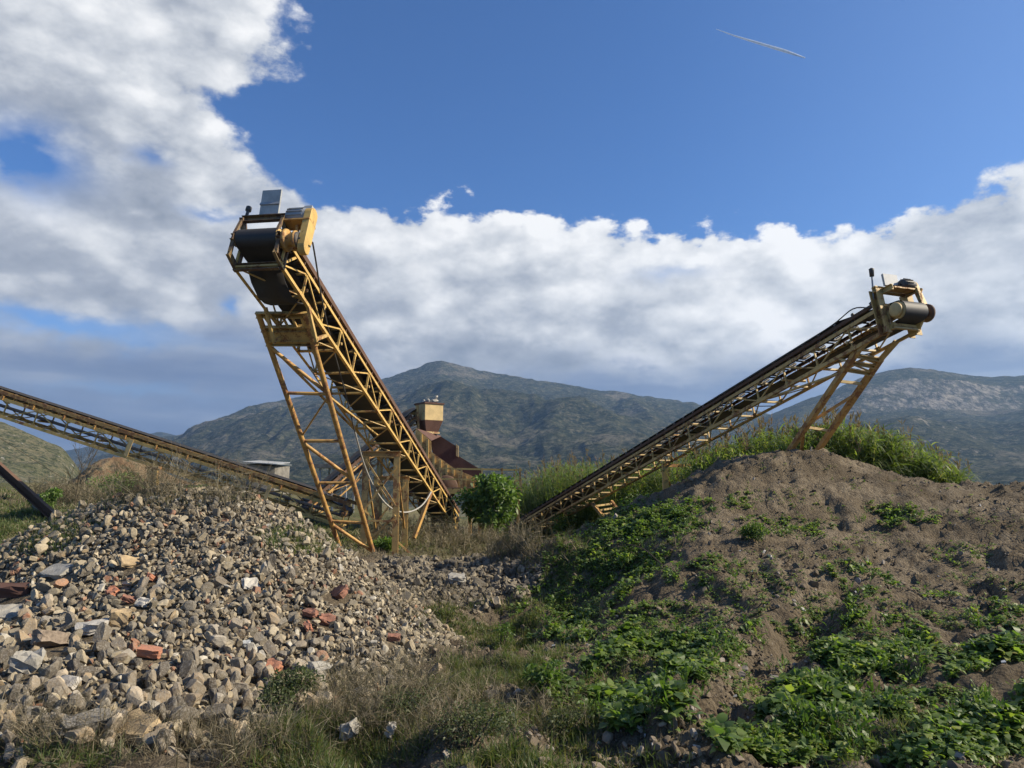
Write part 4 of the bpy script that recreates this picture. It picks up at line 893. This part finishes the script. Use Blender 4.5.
piece('limestone_block', 92, 635, .25, .13, .09, 10, 15, -8, M['plaster'], 'whitish weathered oblong stone lying flat on the lower left of the heap', 'stone', .016)
piece('wood_stump', 52, 648, .30, .11, .10, 68, -25, 18, M['wood'], 'grooved brown piece of old wood leaning among lower left stones', 'wood')
piece('brick', 149, 660, .17, .08, .065, 5, 12, 8, M['brick'], 'clean orange brick half lying in the lower middle of the heap', 'brick', .005)
piece('brick', 112, 598, .12, .09, .05, -30, 30, 10, M['brick'], 'pale orange brick fragment beside dark red shard on the left', 'brick', .008)
piece('brick', 128, 605, .13, .08, .045, 20, 10, 25, M['redstone'], 'dark red brick shard right of the pale orange fragment', 'brick', .008)
piece('brick', 151, 584, .12, .06, .05, 75, 20, 30, M['brick'], 'small upright orange brick splinter high on the left half', 'brick', .006)
piece('brown_stone', 119, 628, .15, .13, .13, 20, 10, 10, M['sandstone'], 'cube-like brown stone right above the orange brick half', 'stone')
piece('red_stone', 338, 599, .24, .16, .06, -38, 42, -15, M['redstone'], 'large reddish-brown flat stone tilted on the right flank', 'stone')
piece('red_stone', 327, 626, .14, .10, .06, 10, 30, 10, M['redstone'], 'reddish oblong stone just below the large tilted red one', 'stone')
piece('brick', 308, 633, .15, .06, .06, -65, 25, 10, M['brick'], 'thin orange brick piece standing on end on the right flank', 'brick', .006)
piece('brick', 310, 620, .14, .08, .06, -20, 20, 5, M['redstone'], 'brownish red brick above the thin upright orange piece', 'brick', .008)
piece('brick', 394, 643, .12, .07, .055, 5, 15, 0, M['redstone'], 'dull red brick end near the right toe of the heap', 'brick', .006)
piece('brick', 273, 674, .12, .09, .07, -12, 28, 12, M['brick'], 'rounded orange brick lump low in the middle of the heap', 'brick', .01)
piece('plaster_chunk', 246, 651, .07, .05, .035, 30, 20, 0, M['lightmetal'], 'small bluish white tile shard low in the middle', 'tile', .004)
piece('concrete_slab', 250, 590, .16, .13, .05, 45, 45, 5, M['plaster'], 'pale squarish concrete piece in the upper middle of the heap', 'slab')
piece('concrete_slab', 142, 609, .12, .10, .035, -20, 30, 10, M['plaster'], 'small pale grey slab right of the red brick shard', 'slab')
piece('concrete_slab', 25, 672, .18, .13, .11, 20, 20, 5, M['concrete'], 'bulky rough grey boulder at the lower left of the heap', 'boulder', .02)
piece('concrete_slab', 85, 735, .24, .12, .07, 35, 18, 0, M['wall'], 'long grey slab lying at the grassy foot on the left', 'slab', .014)
piece('concrete_slab', 136, 742, .26, .17, .08, -25, 28, 0, M['sandstone'], 'pale tan slab half sunk in grass at the heap foot', 'slab', .014)
piece('concrete_slab', 67, 691, .14, .09, .04, -10, 40, 0, M['plaster'], 'whitish flat shard above the long slab on the left', 'slab', .006)
piece('concrete_slab', 318, 680, .19, .13, .12, 60, 40, 5, M['concrete'], 'grey pointed boulder leaning at the lower right of the heap', 'boulder', .014, taper=.5)
piece('foot_stone', 350, 745, .13, .10, .10, 80, 60, 5, M['concrete'], 'grey stone standing upright in the grass at the bottom', 'stone', .012, taper=.4)
piece('foot_stone', 391, 742, .07, .05, .08, 80, 20, 5, M['plaster'], 'small white stone standing in the dry weeds at the bottom', 'stone', .008, taper=.4)
piece('fallen_block', 457, 584, .30, .22, .13, 10, 12, 0, M['concrete'], 'pale block lying on the shaded rubble beyond the hollow', 'block', .02)
# every one of the big stones is named after the singled-out piece nearest to it
LM = [(57, 577, 'flat pale slab at the left'), (130, 568, 'tan trapezoid slab high up'), (13, 598, 'rusty block at the left edge'), (92, 635, 'whitish oblong stone'), (52, 648, 'grooved old wood piece'), (149, 660, 'clean orange brick half'),
      (112, 598, 'pale orange brick fragment'), (338, 599, 'large tilted red stone'), (308, 633, 'thin upright orange brick'), (394, 643, 'dull red brick end'), (273, 674, 'rounded orange brick lump'), (246, 651, 'bluish white tile shard'),
      (250, 590, 'pale squarish concrete piece'), (25, 672, 'bulky rough grey boulder'), (85, 735, 'long grey foot slab'), (136, 742, 'pale slab in the grass'), (318, 680, 'pointed grey boulder'), (67, 691, 'whitish flat shard')]
by = {}
for o, tn, qx, qy in BIG:
    j = min(range(len(LM)), key=lambda q: (LM[q][0] - qx) ** 2 + (LM[q][1] - qy) ** 2); dx, dy = qx - LM[j][0], qy - LM[j][1]
    sec = ('right of', 'lower right of', 'below', 'lower left of', 'left of', 'upper left of', 'above', 'upper right of')[int(round(math.atan2(dy, dx) / (math.pi / 4))) % 8]
    by.setdefault((j, sec), []).append((math.hypot(dx, dy), o, tn))
ORD = ['nearest', 'second', 'third', 'fourth', 'fifth', 'sixth', 'seventh', 'eighth', 'ninth', 'tenth', 'eleventh', 'twelfth', 'thirteenth', 'fourteenth', 'fifteenth', 'sixteenth', 'seventeenth', 'eighteenth', 'nineteenth', 'twentieth'] + ['twenty-' + q for q in ('first', 'second', 'third', 'fourth', 'fifth', 'sixth', 'seventh', 'eighth', 'ninth')] + ['farthest'] * 60
for (j, sec), l in by.items():
    for k, (_, o, tn) in enumerate(sorted(l, key=lambda q: q[0])):
        tag(o, f"{tn} broken stone, {ORD[k]} one {sec} the {LM[j][2]}", 'stone', kinds[0][1])
# stones heaped in the little bin
p = P(429.5, 403.5, 30.4)
for k in range(7):
    o = bpy.data.objects.new('loose_stone', VM[k]); o.color = (.45, .42, .36, 1); s_ = random.uniform(.2, .34); o.scale = (s_,) * 3; o.rotation_euler = (k, k * 2, k); COL.objects.link(o)
    o.location = (p.x + random.uniform(-.3, .34), p.y + random.uniform(-.28, .28), p.z + .08 + (.12 if k > 5 else 0)); tag(o, 'pale stone heaped with others on top of the small feed bin', 'stone', 'stones on the feed bin')

# ------------------------------------------------------------------ leaves and plants
def strips(base, d0, nrm, L, Wd, prof, droop=0., curl=0.):
    """curved leaf strips. base,d0,nrm (n,3); L,Wd (n,); prof: width at each station; returns V (n,k*2,3), F"""
    n = len(base); k = len(prof); t = np.linspace(0, 1, k)
    side = np.cross(d0, nrm); side /= np.maximum(np.linalg.norm(side, axis=1), 1e-6)[:, None]
    dr = np.broadcast_to(np.asarray(droop, float), (n,))
    P_ = base[:, None] + d0[:, None] * (L[:, None] * t)[..., None] ; P_[..., 2] -= (dr[:, None] * L[:, None] * t[None] ** 2)
    w_ = (Wd[:, None] * np.array(prof)[None] / 2)[..., None]
    lift = nrm[:, None] * w_ * curl
    V = np.stack([P_ - side[:, None] * w_ + lift, P_ + side[:, None] * w_ + lift], 2).reshape(n, k * 2, 3)
    f = np.array([(2 * i, 2 * i + 1, 2 * i + 3, 2 * i + 2) for i in range(k - 1)])
    return V, f
def join(Vs):
    V = []; F_ = []; T = []; o = 0
    for v, f, t in Vs:
        n, k, _ = v.shape; V.append(v.reshape(-1, 3)); F_.append((f[None] + (np.arange(n) * k)[:, None, None]).reshape(-1, 4) + o); T.append(np.repeat(t, k)); o += n * k
    return np.concatenate(V), np.concatenate(F_), np.concatenate(T)
def unit(a): return a / np.maximum(np.linalg.norm(a, axis=-1, keepdims=True), 1e-9)
UP = np.array([0, 0, 1.])
def plants_from(px_fn, n, t1=30, ybox=None): pass
def sample_px(ells, n, t1=40):
    """random ground points seen inside a set of image ellipses (cx,cy,rx,ry,weight)"""
    wts = np.array([e[2] * e[3] * e[4] for e in ells]); pick = rng.choice(len(ells), n, p=wts / wts.sum()); E = np.array(ells)[pick]
    r_ = np.sqrt(rng.random(n)) * (1 + rng.normal(0, .12, n)); a = rng.random(n) * 6.283
    px = E[:, 0] + E[:, 2] * r_ * np.cos(a); py = E[:, 1] + E[:, 3] * r_ * np.sin(a)
    X_, Y_, Z_, ok = hits(px, py, t1=t1); return X_[ok], Y_[ok], Z_[ok], px[ok], py[ok]
def weeds(name, X_, Y_, size, mt, nl=(6, 12), label=None, wr=.72, tint0=None, prof=(.15, .75, 1.0, .85, .5, .04), el=(.15, 1.0), stem=.5):
    n = len(X_); Z_ = Hc(X_, Y_); cnt = rng.integers(nl[0], nl[1], n); pid = np.repeat(np.arange(n), cnt); m = len(pid)
    a = rng.random(m) * 6.283; e = rng.uniform(el[0], el[1], m); s_ = size[pid] * rng.uniform(.55, 1.15, m)
    d = np.stack([np.cos(a) * np.cos(e), np.sin(a) * np.cos(e), np.sin(e)], -1)
    nr = unit(UP * np.cos(e)[:, None] - np.stack([np.cos(a), np.sin(a), 0 * a], -1) * np.sin(e)[:, None] + rng.normal(0, .25, (m, 3)))
    base = np.stack([X_, Y_, Z_], -1)[pid] + d * (s_ * stem * rng.uniform(.2, 1, m))[:, None] + np.stack([0 * s_, 0 * s_, s_ * rng.uniform(0, .7, m)], -1)
    V, f = strips(base, d, nr, s_, s_ * wr, prof, rng.uniform(.1, .8, m), rng.uniform(.0, .55, m)[:, None, None])
    V += rng.normal(0, 1, V.shape) * (s_ * .035)[:, None, None]
    t = (rng.random(n) if tint0 is None else tint0)[pid] * .6 + rng.random(m) * .4
    return V, f, t
def stuff(o): o['kind'] = 'stuff'; return o
W1 = [(640, 690, 62, 44, 1.), (575, 700, 25, 22, .8), (690, 655, 55, 22, .6), (868, 655, 62, 40, 1.), (900, 722, 120, 44, 1.1), (780, 738, 60, 28, .8), (995, 700, 50, 55, 1.), (775, 530, 55, 13, .9), (742, 503, 18, 9, 1.),
      (895, 517, 66, 10, 1.1), (855, 585, 40, 18, .6), (835, 610, 28, 22, .6), (930, 600, 30, 10, .25), (715, 575, 55, 20, .25), (600, 560, 60, 30, 1.5), (650, 525, 55, 20, 1.3), (600, 620, 50, 34, 1.3), (540, 612, 30, 30, .4), (730, 640, 40, 20, .3),
      (690, 510, 30, 14, .5), (960, 560, 30, 12, .2), (1000, 620, 30, 20, .3), (820, 680, 50, 20, .8)]
X_, Y_, Z_, px, py = sample_px(W1, 17000)
cl = fbm(X_ * 2.6, Y_ * 2.6, 3, 201) + rng.normal(0, .05, len(X_)); k = cl > .535 - .10 * (py < 560) - .04 * (px < 680); X_, Y_ = X_[k], Y_[k]
far_ = sstep(Y_, 6, 13); size = rng.uniform(.5, 1.25, len(X_)) * (.062 - .008 * far_) * (1 + .0 * far_); size *= .55 + .9 * fbm(X_ * .9, Y_ * .9, 2, 8)
strip = seg_d(X_, Y_, g1, g2) > .28; X_, Y_, size = X_[strip], Y_[strip], size[strip]; a = weeds('w', X_, Y_, size, None, (6, 12))
# small ground rosettes scattered over the whole mound
X_, Y_, Z_, px, py = sample_px([(780, 590, 260, 120, 1), (900, 680, 200, 90, 1), (600, 590, 90, 70, 2.)], 12000)
k = fbm(X_ * 1.6, Y_ * 1.6, 3, 71) + .10 * (px < 660) > .55; X_, Y_ = X_[k], Y_[k]
b = weeds('w', X_, Y_, rng.uniform(.016, .045, len(X_)), None, (5, 9), el=(.1, .8), wr=.6)
X_, Y_, Z_, px, py = sample_px(W1, 1500); k = fbm(X_ * 2.1, Y_ * 2.1, 3, 411) > .52; X_, Y_ = X_[k], Y_[k]
c_ = weeds('w', X_, Y_, rng.uniform(.05, .12, len(X_)), None, (6, 14), el=(.6, 1.45), wr=.2, prof=(.5, 1, .8, .3, .03), stem=.7)
V, F_, T = join([a, b]); V2, F2, T2 = join([c_]); stuff(npmesh('narrow_leaf_weeds', V2, F2, M['lime'], T2, True)); stuff(npmesh('broadleaf_weeds', V, F_, M['weed'], T, True))
# grass blades
def blades(X_, Y_, h0, h1, mt=None, wd=.006, lean=.5, sp_=.03, per=5):
    pid = np.repeat(np.arange(len(X_)), per); m = len(pid); x_ = X_[pid] + rng.normal(0, sp_, m); y_ = Y_[pid] + rng.normal(0, sp_, m); z_ = Hc(x_, y_)
    a = rng.random(m) * 6.283; l = np.abs(rng.normal(0, lean, m)); d = unit(np.stack([np.cos(a) * l, np.sin(a) * l, np.ones(m)], -1))
    L_ = rng.uniform(h0, h1, m); a2 = rng.random(m) * 6.283; nr = np.stack([np.cos(a2), np.sin(a2), 0 * a2], -1)
    V, f = strips(np.stack([x_, y_, z_ - .01], -1), d, nr, L_, np.full(m, wd) * rng.uniform(.6, 1.4, m) * np.maximum(1, y_ / 7), (1, .8, .5, .1), rng.uniform(0, .5, m)); return V, f, rng.random(m)
G1 = [(420, 720, 150, 40, .7), (400, 768, 150, 14, .7), (560, 768, 120, 12, .4), (500, 680, 60, 40, 2.2), (530, 645, 40, 40, 2.2), (470, 625, 60, 24, 2.2), (540, 720, 60, 40, 2.), (560, 620, 40, 30, 1.), (620, 690, 40, 40, .3), (60, 758, 70, 10, .5), (880, 740, 140, 26, .3), (560, 560, 60, 30, .6), (630, 540, 50, 30, .4), (300, 735, 60, 20, .5)]
X_, Y_, Z_, px, py = sample_px(G1, 16000); hh = fbm(X_ * 1.7, Y_ * 1.7, 3, 300); k = hh + rng.normal(0, .05, len(X_)) > .46; X_, Y_ = X_[k], Y_[k]; a = blades(X_, Y_, .03, .15, lean=.9)
X_, Y_, Z_, px, py = sample_px([(30, 530, 60, 22, 1), (20, 500, 60, 12, .8), (110, 503, 60, 7, .5), (320, 540, 60, 14, 1), (430, 540, 60, 12, .4), (200, 500, 60, 6, .3)], 3600, t1=40); b = blades(X_, Y_, .05, .16, wd=.008, sp_=.08, lean=.8)
V, F_, T = join([a, b]); stuff(npmesh('green_grass', V, F_, M['grass'], T, True))
D1 = [(420, 700, 110, 50, .8), (480, 660, 50, 30, .5), (330, 725, 80, 30, .8), (240, 750, 160, 24, .5), (40, 745, 60, 22, .5), (500, 635, 40, 20, .2), (545, 720, 70, 35, .3), (640, 745, 60, 16, .2), (400, 600, 20, 30, .3)]
X_, Y_, Z_, px, py = sample_px(D1, 1100); a = blades(X_, Y_, .05, .20, wd=.003, lean=.9, per=6)
X_, Y_, Z_, px, py = sample_px([(420, 545, 80, 16, .8), (500, 555, 70, 14, .5), (360, 540, 40, 12, .5), (120, 500, 80, 10, .7), (230, 508, 60, 6, .3), (40, 500, 50, 10, .6), (430, 600, 60, 14, .4)], 2300, t1=45); b = blades(X_, Y_, .05, .26, wd=.006, lean=1.1, sp_=.2, per=6)
V, F_, T = join([a, b]); stuff(npmesh('dry_grass', V, F_, M['dry'], T, True))
# tangled dry twigs
def twigs(X_, Y_, h0, h1, r_, per=7, lean=1.1):
    pid = np.repeat(np.arange(len(X_)), per); m = len(pid); x_ = X_[pid]; y_ = Y_[pid]; z_ = Hc(x_, y_); out = []
    base = np.stack([x_, y_, z_ - .02], -1); a = rng.random(m) * 6.283; l = rng.uniform(.1, lean, m); d = unit(np.stack([np.cos(a) * l, np.sin(a) * l, np.ones(m)], -1)); L_ = rng.uniform(h0, h1, m); t = rng.random(m)
    a2 = rng.random(m) * 6.283; nr = np.stack([np.cos(a2), np.sin(a2), 0 * a2], -1); V, f = strips(base, d, nr, L_, r_ * np.maximum(1, y_ / 8), (1, .8, .6, .4), 0.15); out.append((V, f, t))
    for q in range(5):
        s_ = rng.uniform(.25, .9, m); b2 = base + d * (L_ * s_)[:, None]; d2 = unit(d + rng.normal(0, .7, (m, 3))); V, f = strips(b2, d2, nr, L_ * .38, r_ * .7 * np.maximum(1, y_ / 8), (1, .6, .3), 0.1); out.append((V, f, t))
    return out
X_, Y_, Z_, px, py = sample_px([(420, 710, 100, 40, 1.), (30, 740, 50, 20, .5), (200, 750, 150, 18, .5), (330, 700, 50, 30, .6), (550, 730, 50, 22, .6)], 240); o1 = twigs(X_, Y_, .12, .36, np.full(240 * 7, .004)[:len(X_) * 7])
X_, Y_, Z_, px, py = sample_px([(430, 540, 70, 10, .9), (500, 550, 60, 10, .5), (120, 498, 70, 8, 1.), (230, 506, 50, 5, .4), (60, 500, 40, 8, .7)], 330, t1=45); o2 = twigs(X_, Y_, .25, .8, np.full(len(X_) * 7, .005))
V, F_, T = join(o1 + o2); stuff(npmesh('dry_brush', V, F_, M['dry'], T, True))
# white flower specks on the foreground weeds
# ---- reeds
def reeds(spots, hts, per_leaf=15):
    n = len(spots); x_, y_ = spots[:, 0], spots[:, 1]; z_ = Hc(x_, y_); lean = rng.normal(0, .17, (n, 2)); d = unit(np.c_[lean, np.ones(n)]); base = np.c_[x_, y_, z_ - .05]
    a2 = rng.random(n) * 6.283; nr = np.c_[np.cos(a2), np.sin(a2), 0 * a2]; out = []
    V, f = strips(base, d, nr, hts, np.full(n, .03), (1, .9, .7, .4), .03); out.append((V, f, rng.random(n) * .5 + .5))
    pid = np.repeat(np.arange(n), per_leaf); m = len(pid); s_ = rng.uniform(.25, 1., m); b2 = base[pid] + d[pid] * (hts[pid] * s_)[:, None]
    a = rng.random(m) * 6.283; e = rng.uniform(.35, 1.15, m); d2 = np.c_[np.cos(a) * np.cos(e), np.sin(a) * np.cos(e), np.sin(e)]
    nr = unit(UP * np.cos(e)[:, None] - np.c_[np.cos(a), np.sin(a), 0 * a] * np.sin(e)[:, None] + rng.normal(0, .3, (m, 3))); L_ = rng.uniform(.3, .75, m)
    V, f = strips(b2, d2, nr, L_, np.full(m, .038), (.5, 1., .8, .45, .05), rng.uniform(.3, 1.1, m)); out.append((V, f, (rng.random(n)[pid] * .5 + rng.random(m) * .5) * (1 - .0)))
    return out, base + d * hts[:, None]
def reed_patch(name, polys, n, toppx, plume_p, per=15, hmin=.6, jit=.22):
    """polys: (x0,x1,Y0,Y1) strips in pixel columns and metres; toppx maps column to the image height of the tops"""
    S = []; Ht = []
    for (a, b, y0, y1, k) in polys:
        px = rng.uniform(a, b, k); Yq = rng.uniform(y0, y1, k); xq = (px - 512) / FPX / (math.cos(TH)) * Yq
        xq = np.array([P(p_, 470, q_).x for p_, q_ in zip(px, Yq)]); zz = Hc(xq, Yq)
        zt = np.array([P(p_, t_, q_).z for p_, t_, q_ in zip(px, np.interp(px, *zip(*toppx)), Yq)])
        h_ = (zt - zz) * rng.uniform(1 - jit, 1.03, k); ok = h_ > hmin; S.append(np.c_[xq, Yq][ok]); Ht.append(h_[ok])
    S = np.concatenate(S); Ht = np.concatenate(Ht); out, tips = reeds(S, Ht, per)
    V, F_, T = join(out); stuff(npmesh(name, V, F_, M['reed'], T, True))
    k = (rng.random(len(tips)) < plume_p); tp = tips[k]; n = len(tp); pid = np.repeat(np.arange(n), 14); m = len(pid)
    b = tp[pid] + np.c_[rng.normal(0, .02, m), rng.normal(0, .02, m), rng.uniform(-.1, .4, m)]; d = unit(np.c_[rng.normal(0, .35, (m, 2)), np.ones(m)]); a2 = rng.random(m) * 6.283
    V, f = strips(b, d, np.c_[np.cos(a2), np.sin(a2), 0 * a2], rng.uniform(.12, .28, m), np.full(m, .035), (.3, 1, .6, .1), .15); V, F_, T = join([(V, f, rng.random(m))]); stuff(npmesh('reed_plumes', V, F_, M['plume'], T, True))
reed_patch('reeds', [(505, 570, 36, 42, 520), (550, 620, 34, 39, 640), (610, 680, 28.5, 34, 640), (670, 725, 25, 30, 460)], 0,
           [(500, 486), (530, 470), (560, 462), (600, 459), (640, 456), (680, 458), (720, 448)], .16, 26, .6, .38)
reed_patch('reeds', [(690, 800, 19.5, 24, 800), (800, 958, 18.6, 23, 1300)], 0,
           [(680, 460), (720, 442), (760, 430), (800, 426), (850, 423), (890, 430), (930, 450), (968, 480)], .12, 26, .3, .6)
# low leafy growth filling the reed bed behind the mound
def leaf_cloud(cen, rad, n, s0, s1, wr=.45, up=.3, core=.35):
    c = np.array(cen); u = unit(rng.normal(0, 1, (n, 3))); r_ = (core + (1 - core) * rng.random(n)) ** .7
    lob = 1 + .28 * (fbm(u[:, 0] * 2.2 + 5 + c[0], u[:, 2] * 2.2 + u[:, 1] * 1.7, 3, int(abs(c[0] * 10)) + 3) - .5) * 2
    p_ = c + u * (r_ * lob)[:, None] * np.array(rad); d = unit(u * .6 + rng.normal(0, .7, (n, 3)) + UP * up); nr = unit(np.cross(d, rng.normal(0, 1, (n, 3)))); nr = unit(nr + UP * .8)
    L_ = rng.uniform(s0, s1, n); V, f = strips(p_, d, nr, L_, L_ * wr, (.2, .9, 1, .6, .05), .3); return V, f, rng.random(n)
cs = []
for k in range(60):
    px = random.uniform(700, 945); Yq = random.uniform(19, 21.8); q = P(px, 470, Yq); zt = P(px, np.interp(px, (700, 800, 870, 945), (458, 444, 444, 480)), Yq).z; zg = hz(q.x, Yq)
    if zt - zg < .4: continue
    cs.append(leaf_cloud((q.x, Yq, (zt + zg) / 2), (random.uniform(.4, .7), .6, (zt - zg) / 2 * random.uniform(.8, 1.15)), 600, .10, .24, .26, .9))
V, F_, T = join(cs); stuff(npmesh('reed_undergrowth', V, F_, M['reed'], T * .9 + .1, True))
# ---- single plants
def shrub(name, label, cat, px, py, Y, h, rad, n, mt, s0, s1, wr=.45, clumps=7, stems=6, group=None):
    q = P(px, py, Y); zg = hz(q.x, Y); root = thing(name, label, cat, (q.x, Y, zg), group); cs = []; m = MB(); r_ = random.Random(int(px))
    for k in range(clumps):
        a = r_.random() * 6.28; rr = r_.uniform(.1, .75) if k else 0; zc = zg + h * r_.uniform(.35, .85) if k else zg + h * .6
        c = (q.x + math.cos(a) * rr * rad, Y + math.sin(a) * rr * rad * .8, zc); k_ = r_.uniform(.32, .5)
        cs.append(leaf_cloud(c, (rad * k_, rad * k_, h * .24), n // clumps, s0, s1, wr))
        if k < stems: m.tube((q.x + r_.uniform(-.03, .03), Y, zg - .05), Vector(c), .012 * h + .004, .005, 5)
    m.build('stem', M['bark'], root); V, F_, T = join(cs); V = V - np.array([q.x, Y, zg]); npmesh('foliage', V, F_, mt, T, True, parent=root); return root
def tree_leafy():
    q = P(488, 540, 25.6); zg = hz(q.x, q.y); root = thing('small_tree', 'bushy bright green small tree between the walkway and the right conveyor', 'tree', (q.x, q.y, zg)); m = MB(); cs = []; r_ = random.Random(4)
    top = P(488, 474, 25.6).z; hh = top - zg
    for k in range(26):
        a = r_.random() * 6.28; rr = r_.uniform(0, .95); zc = zg + hh * r_.uniform(.22, .90); wd_ = .92 * (1 - abs((zc - zg) / hh - .6) * .55)
        c = Vector((q.x + math.cos(a) * rr * wd_ * 1.15, q.y + math.sin(a) * rr * .9, zc)); k_ = r_.uniform(.55, 1.15); cs.append(leaf_cloud(c, (.44 * k_, .44 * k_, .34 * k_), int(210 * k_), .09, .24, .42, .1, .2))
        if k % 2 == 0: m.tube((q.x, q.y, zg + .3), c, .03, .008, 5)
    m.tube((q.x, q.y, zg - .1), (q.x + .05, q.y, zg + .9), .07, .04, 8); m.build('trunk', M['bark'], root)
    V, F_, T = join(cs); npmesh('crown', V - np.array([q.x, q.y, zg]), F_, M['shrub'], T, True, parent=root)
tree_leafy()
def P_ground(px, py): return hit(px, py)
def gplant(name, label, cat, px, py, h, rad, n, mt, s0, s1, wr=.3, **kw):
    p_ = hit(px, py); return shrub(name, label, cat, px, py, p_.y, h, rad, n, mt, s0, s1, wr, **kw)
gplant('spurge', 'bushy yellow-green spurge plant at the foot of the shaded slope', 'plant', 549, 698, .26, .20, 900, M['lime'], .04, .075, .28)
gplant('spurge', 'two tall pale yellow-green sprigs rising in the shaded hollow', 'plant', 502, 648, .34, .17, 240, M['lime'], .03, .06, .3, clumps=4, stems=4)
gplant('leafy_plant', 'small pale-leaved plant alone on the shaded mound side', 'plant', 623, 572, .26, .20, 160, M['weed'], .05, .10, .5, clumps=4, stems=4)
gplant('low_shrub', 'grey-green low shrub growing out of stones near the heap foot', 'shrub', 285, 716, .30, .26, 2000, M['greyshrub'], .015, .035, .4, clumps=9)
gplant('low_shrub', 'dusty grey-green bush in the bottom centre weeds', 'shrub', 470, 745, .26, .34, 1700, M['greyshrub'], .012, .03, .4, clumps=12)
gplant('low_shrub', 'loose grey-green bush left of the bottom centre one', 'shrub', 395, 725, .22, .28, 1200, M['greyshrub'], .012, .03, .4, clumps=10)
gplant('low_shrub', 'ragged grey-green bush right of the bottom centre one', 'shrub', 560, 742, .20, .24, 900, M['greyshrub'], .012, .03, .4, clumps=9)
gplant('fern_bush', 'rounded feathery green bush on the sunny mound, left of its long weed patch', 'shrub', 752, 545, .26, .26, 1500, M['lime'], .03, .06, .3)
shrub('dark_bush', 'dark green bush behind the rusty beam at the left', 'shrub', 44, 520, 17.5, .5, .4, 900, M['shrub'], .05, .10, .45)
gplant('dark_bush', 'green bush among dry stems under the portal', 'shrub', 385, 552, .45, .6, 1500, M['shrub'], .05, .10, .45)
shrub('climber', 'pale green leafy sprays growing through the lower right conveyor', 'plant', 566, 528, 29.9, 1.3, .6, 420, M['lime'], .09, .17, .5, clumps=8)
shrub('dark_bush', 'dark bushes against the low wall left of the double post', 'shrub', 118, 495, 25, 1.0, 1.2, 2200, M['shrub'], .05, .12, .45, clumps=9)
shrub('dark_bush', 'dark thicket in the shade beneath the right conveyor', 'shrub', 645, 515, 25.5, 1.7, 1.6, 3200, M['shrub'], .06, .14, .4, clumps=12)
shrub('dark_bush', 'dark thicket behind the ladder-like trestle', 'shrub', 575, 515, 34, 1.5, 1.8, 2600, M['shrub'], .06, .14, .4, clumps=10)
shrub('dark_bush', 'dark green growth right of the double post behind the heap', 'shrub', 200, 500, 24.5, .7, 1.3, 1800, M['shrub'], .05, .11, .45, clumps=9)
# bare sapling
def sapling():
    b = P(74, 512, 19); zg = hz(b.x, b.y); m = MB(); b.z = zg; r_ = random.Random(3)
    def br(p_, q_, r0, dep):
        m.tube(p_, q_, r0, r0 * .55, 5)
        if dep:
            for _ in range(4):
                t = r_.uniform(.35, 1); s_ = p_.lerp(q_, t); d = (q_ - p_) * r_.uniform(.3, .6); d = d + Vector((r_.uniform(-1, 1), r_.uniform(-1, 1), r_.uniform(-.2, .7))) * d.length * .7; br(s_, s_ + d, r0 * .5, dep - 1)
    br(b, P(80, 470, 19), .016, 3); br(b, P(90, 462, 19.3), .014, 3); br(b, P(60, 485, 18.8), .012, 2)
    tag(m.build('bare_sapling', M['dry']), 'thin leafless sapling left of the earth bank', 'sapling')
sapling()
# fallen pale stems on the shaded slope
for (a, b, lab) in (((628, 548), (664, 572), 'long pale dead stem lying on the shaded mound side'), ((673, 538), (676, 553), 'short pale dead stem upright on the shaded mound side')):
    p_, q_ = hit(*a), hit(*b); tag(MB().path(smooth_path([p_ + Vector((0, 0, .06)), p_.lerp(q_, .5) + Vector((0, -.02, .13)), q_ + Vector((0, 0, .05))], 4), .010, 5).build('dead_stem', M['dry']), lab, 'stem')
# scraps of litter on the mound
for (px, py, lab) in ((1004, 668 - 0, 'small white litter scrap on the dark soil at far right'), (553, 648, 'small white scrap at the left foot of the shaded slope'), (735, 700, 'white paper scrap in the eroded gully'), (752, 578, 'small white flake on the sunny mound crest side'), (803, 638, 'pale flake beside the gully lip')):
    p_ = hit(px, py); o = MB().plate([p_ + Vector(q) for q in ((-.017, 0, .012), (.015, -.01, .018), (.02, .015, .028), (-.01, .017, .02))], (0, -.3, 1), .006).build('litter_scrap', M['lightmetal']); tag(o, lab, 'litter')
# ------------------------------------------------------------------ contrail: thin high vapour streak
def contrail():
    D = 9000.; a = [(716, 29), (735, 36), (760, 43.5), (785, 51), (805, 58)]; pts = []
    for px, py in a: r_ = ray(px, py); pts.append(Vector((r_[0], r_[1], r_[2])).normalized() * D + Vector((0, 0, EYE)))
    m = MB(); rr = (2, 8, 14, 17, 8); k = 8; vs = []
    d = (pts[-1] - pts[0]).normalized(); x_ = d.orthogonal().normalized(); y_ = d.cross(x_)
    for q, r0 in zip(pts, rr):
        for i in range(k): t = 6.2832 * i / k; vs.append(q + (x_ * math.cos(t) + y_ * math.sin(t)) * r0)
    m.add(vs, [(j * k + i, j * k + (i + 1) % k, (j + 1) * k + (i + 1) % k, (j + 1) * k + i) for j in range(4) for i in range(k)] + [tuple(range(k))[::-1], tuple(range(4 * k, 5 * k))], True)
    m_, n, b, pos, _ = mat('vapour'); b.inputs['Base Color'].default_value = (.9, .9, .9, 1); b.inputs['Roughness'].default_value = 1; lw = n.n('ShaderNodeLayerWeight', inp={'Blend': .5}); n.L.new(n.m('MULTIPLY', n.ss(lw.outputs['Facing'], .95, .2), n.ss(n.noise(pos, .012, 4, .7), .15, .75, .35, .85)), b.inputs['Alpha'])
    o = m.build('contrail', m_); tag(o, 'thin white vapour trail high in the blue sky', 'vapour trail')
contrail()
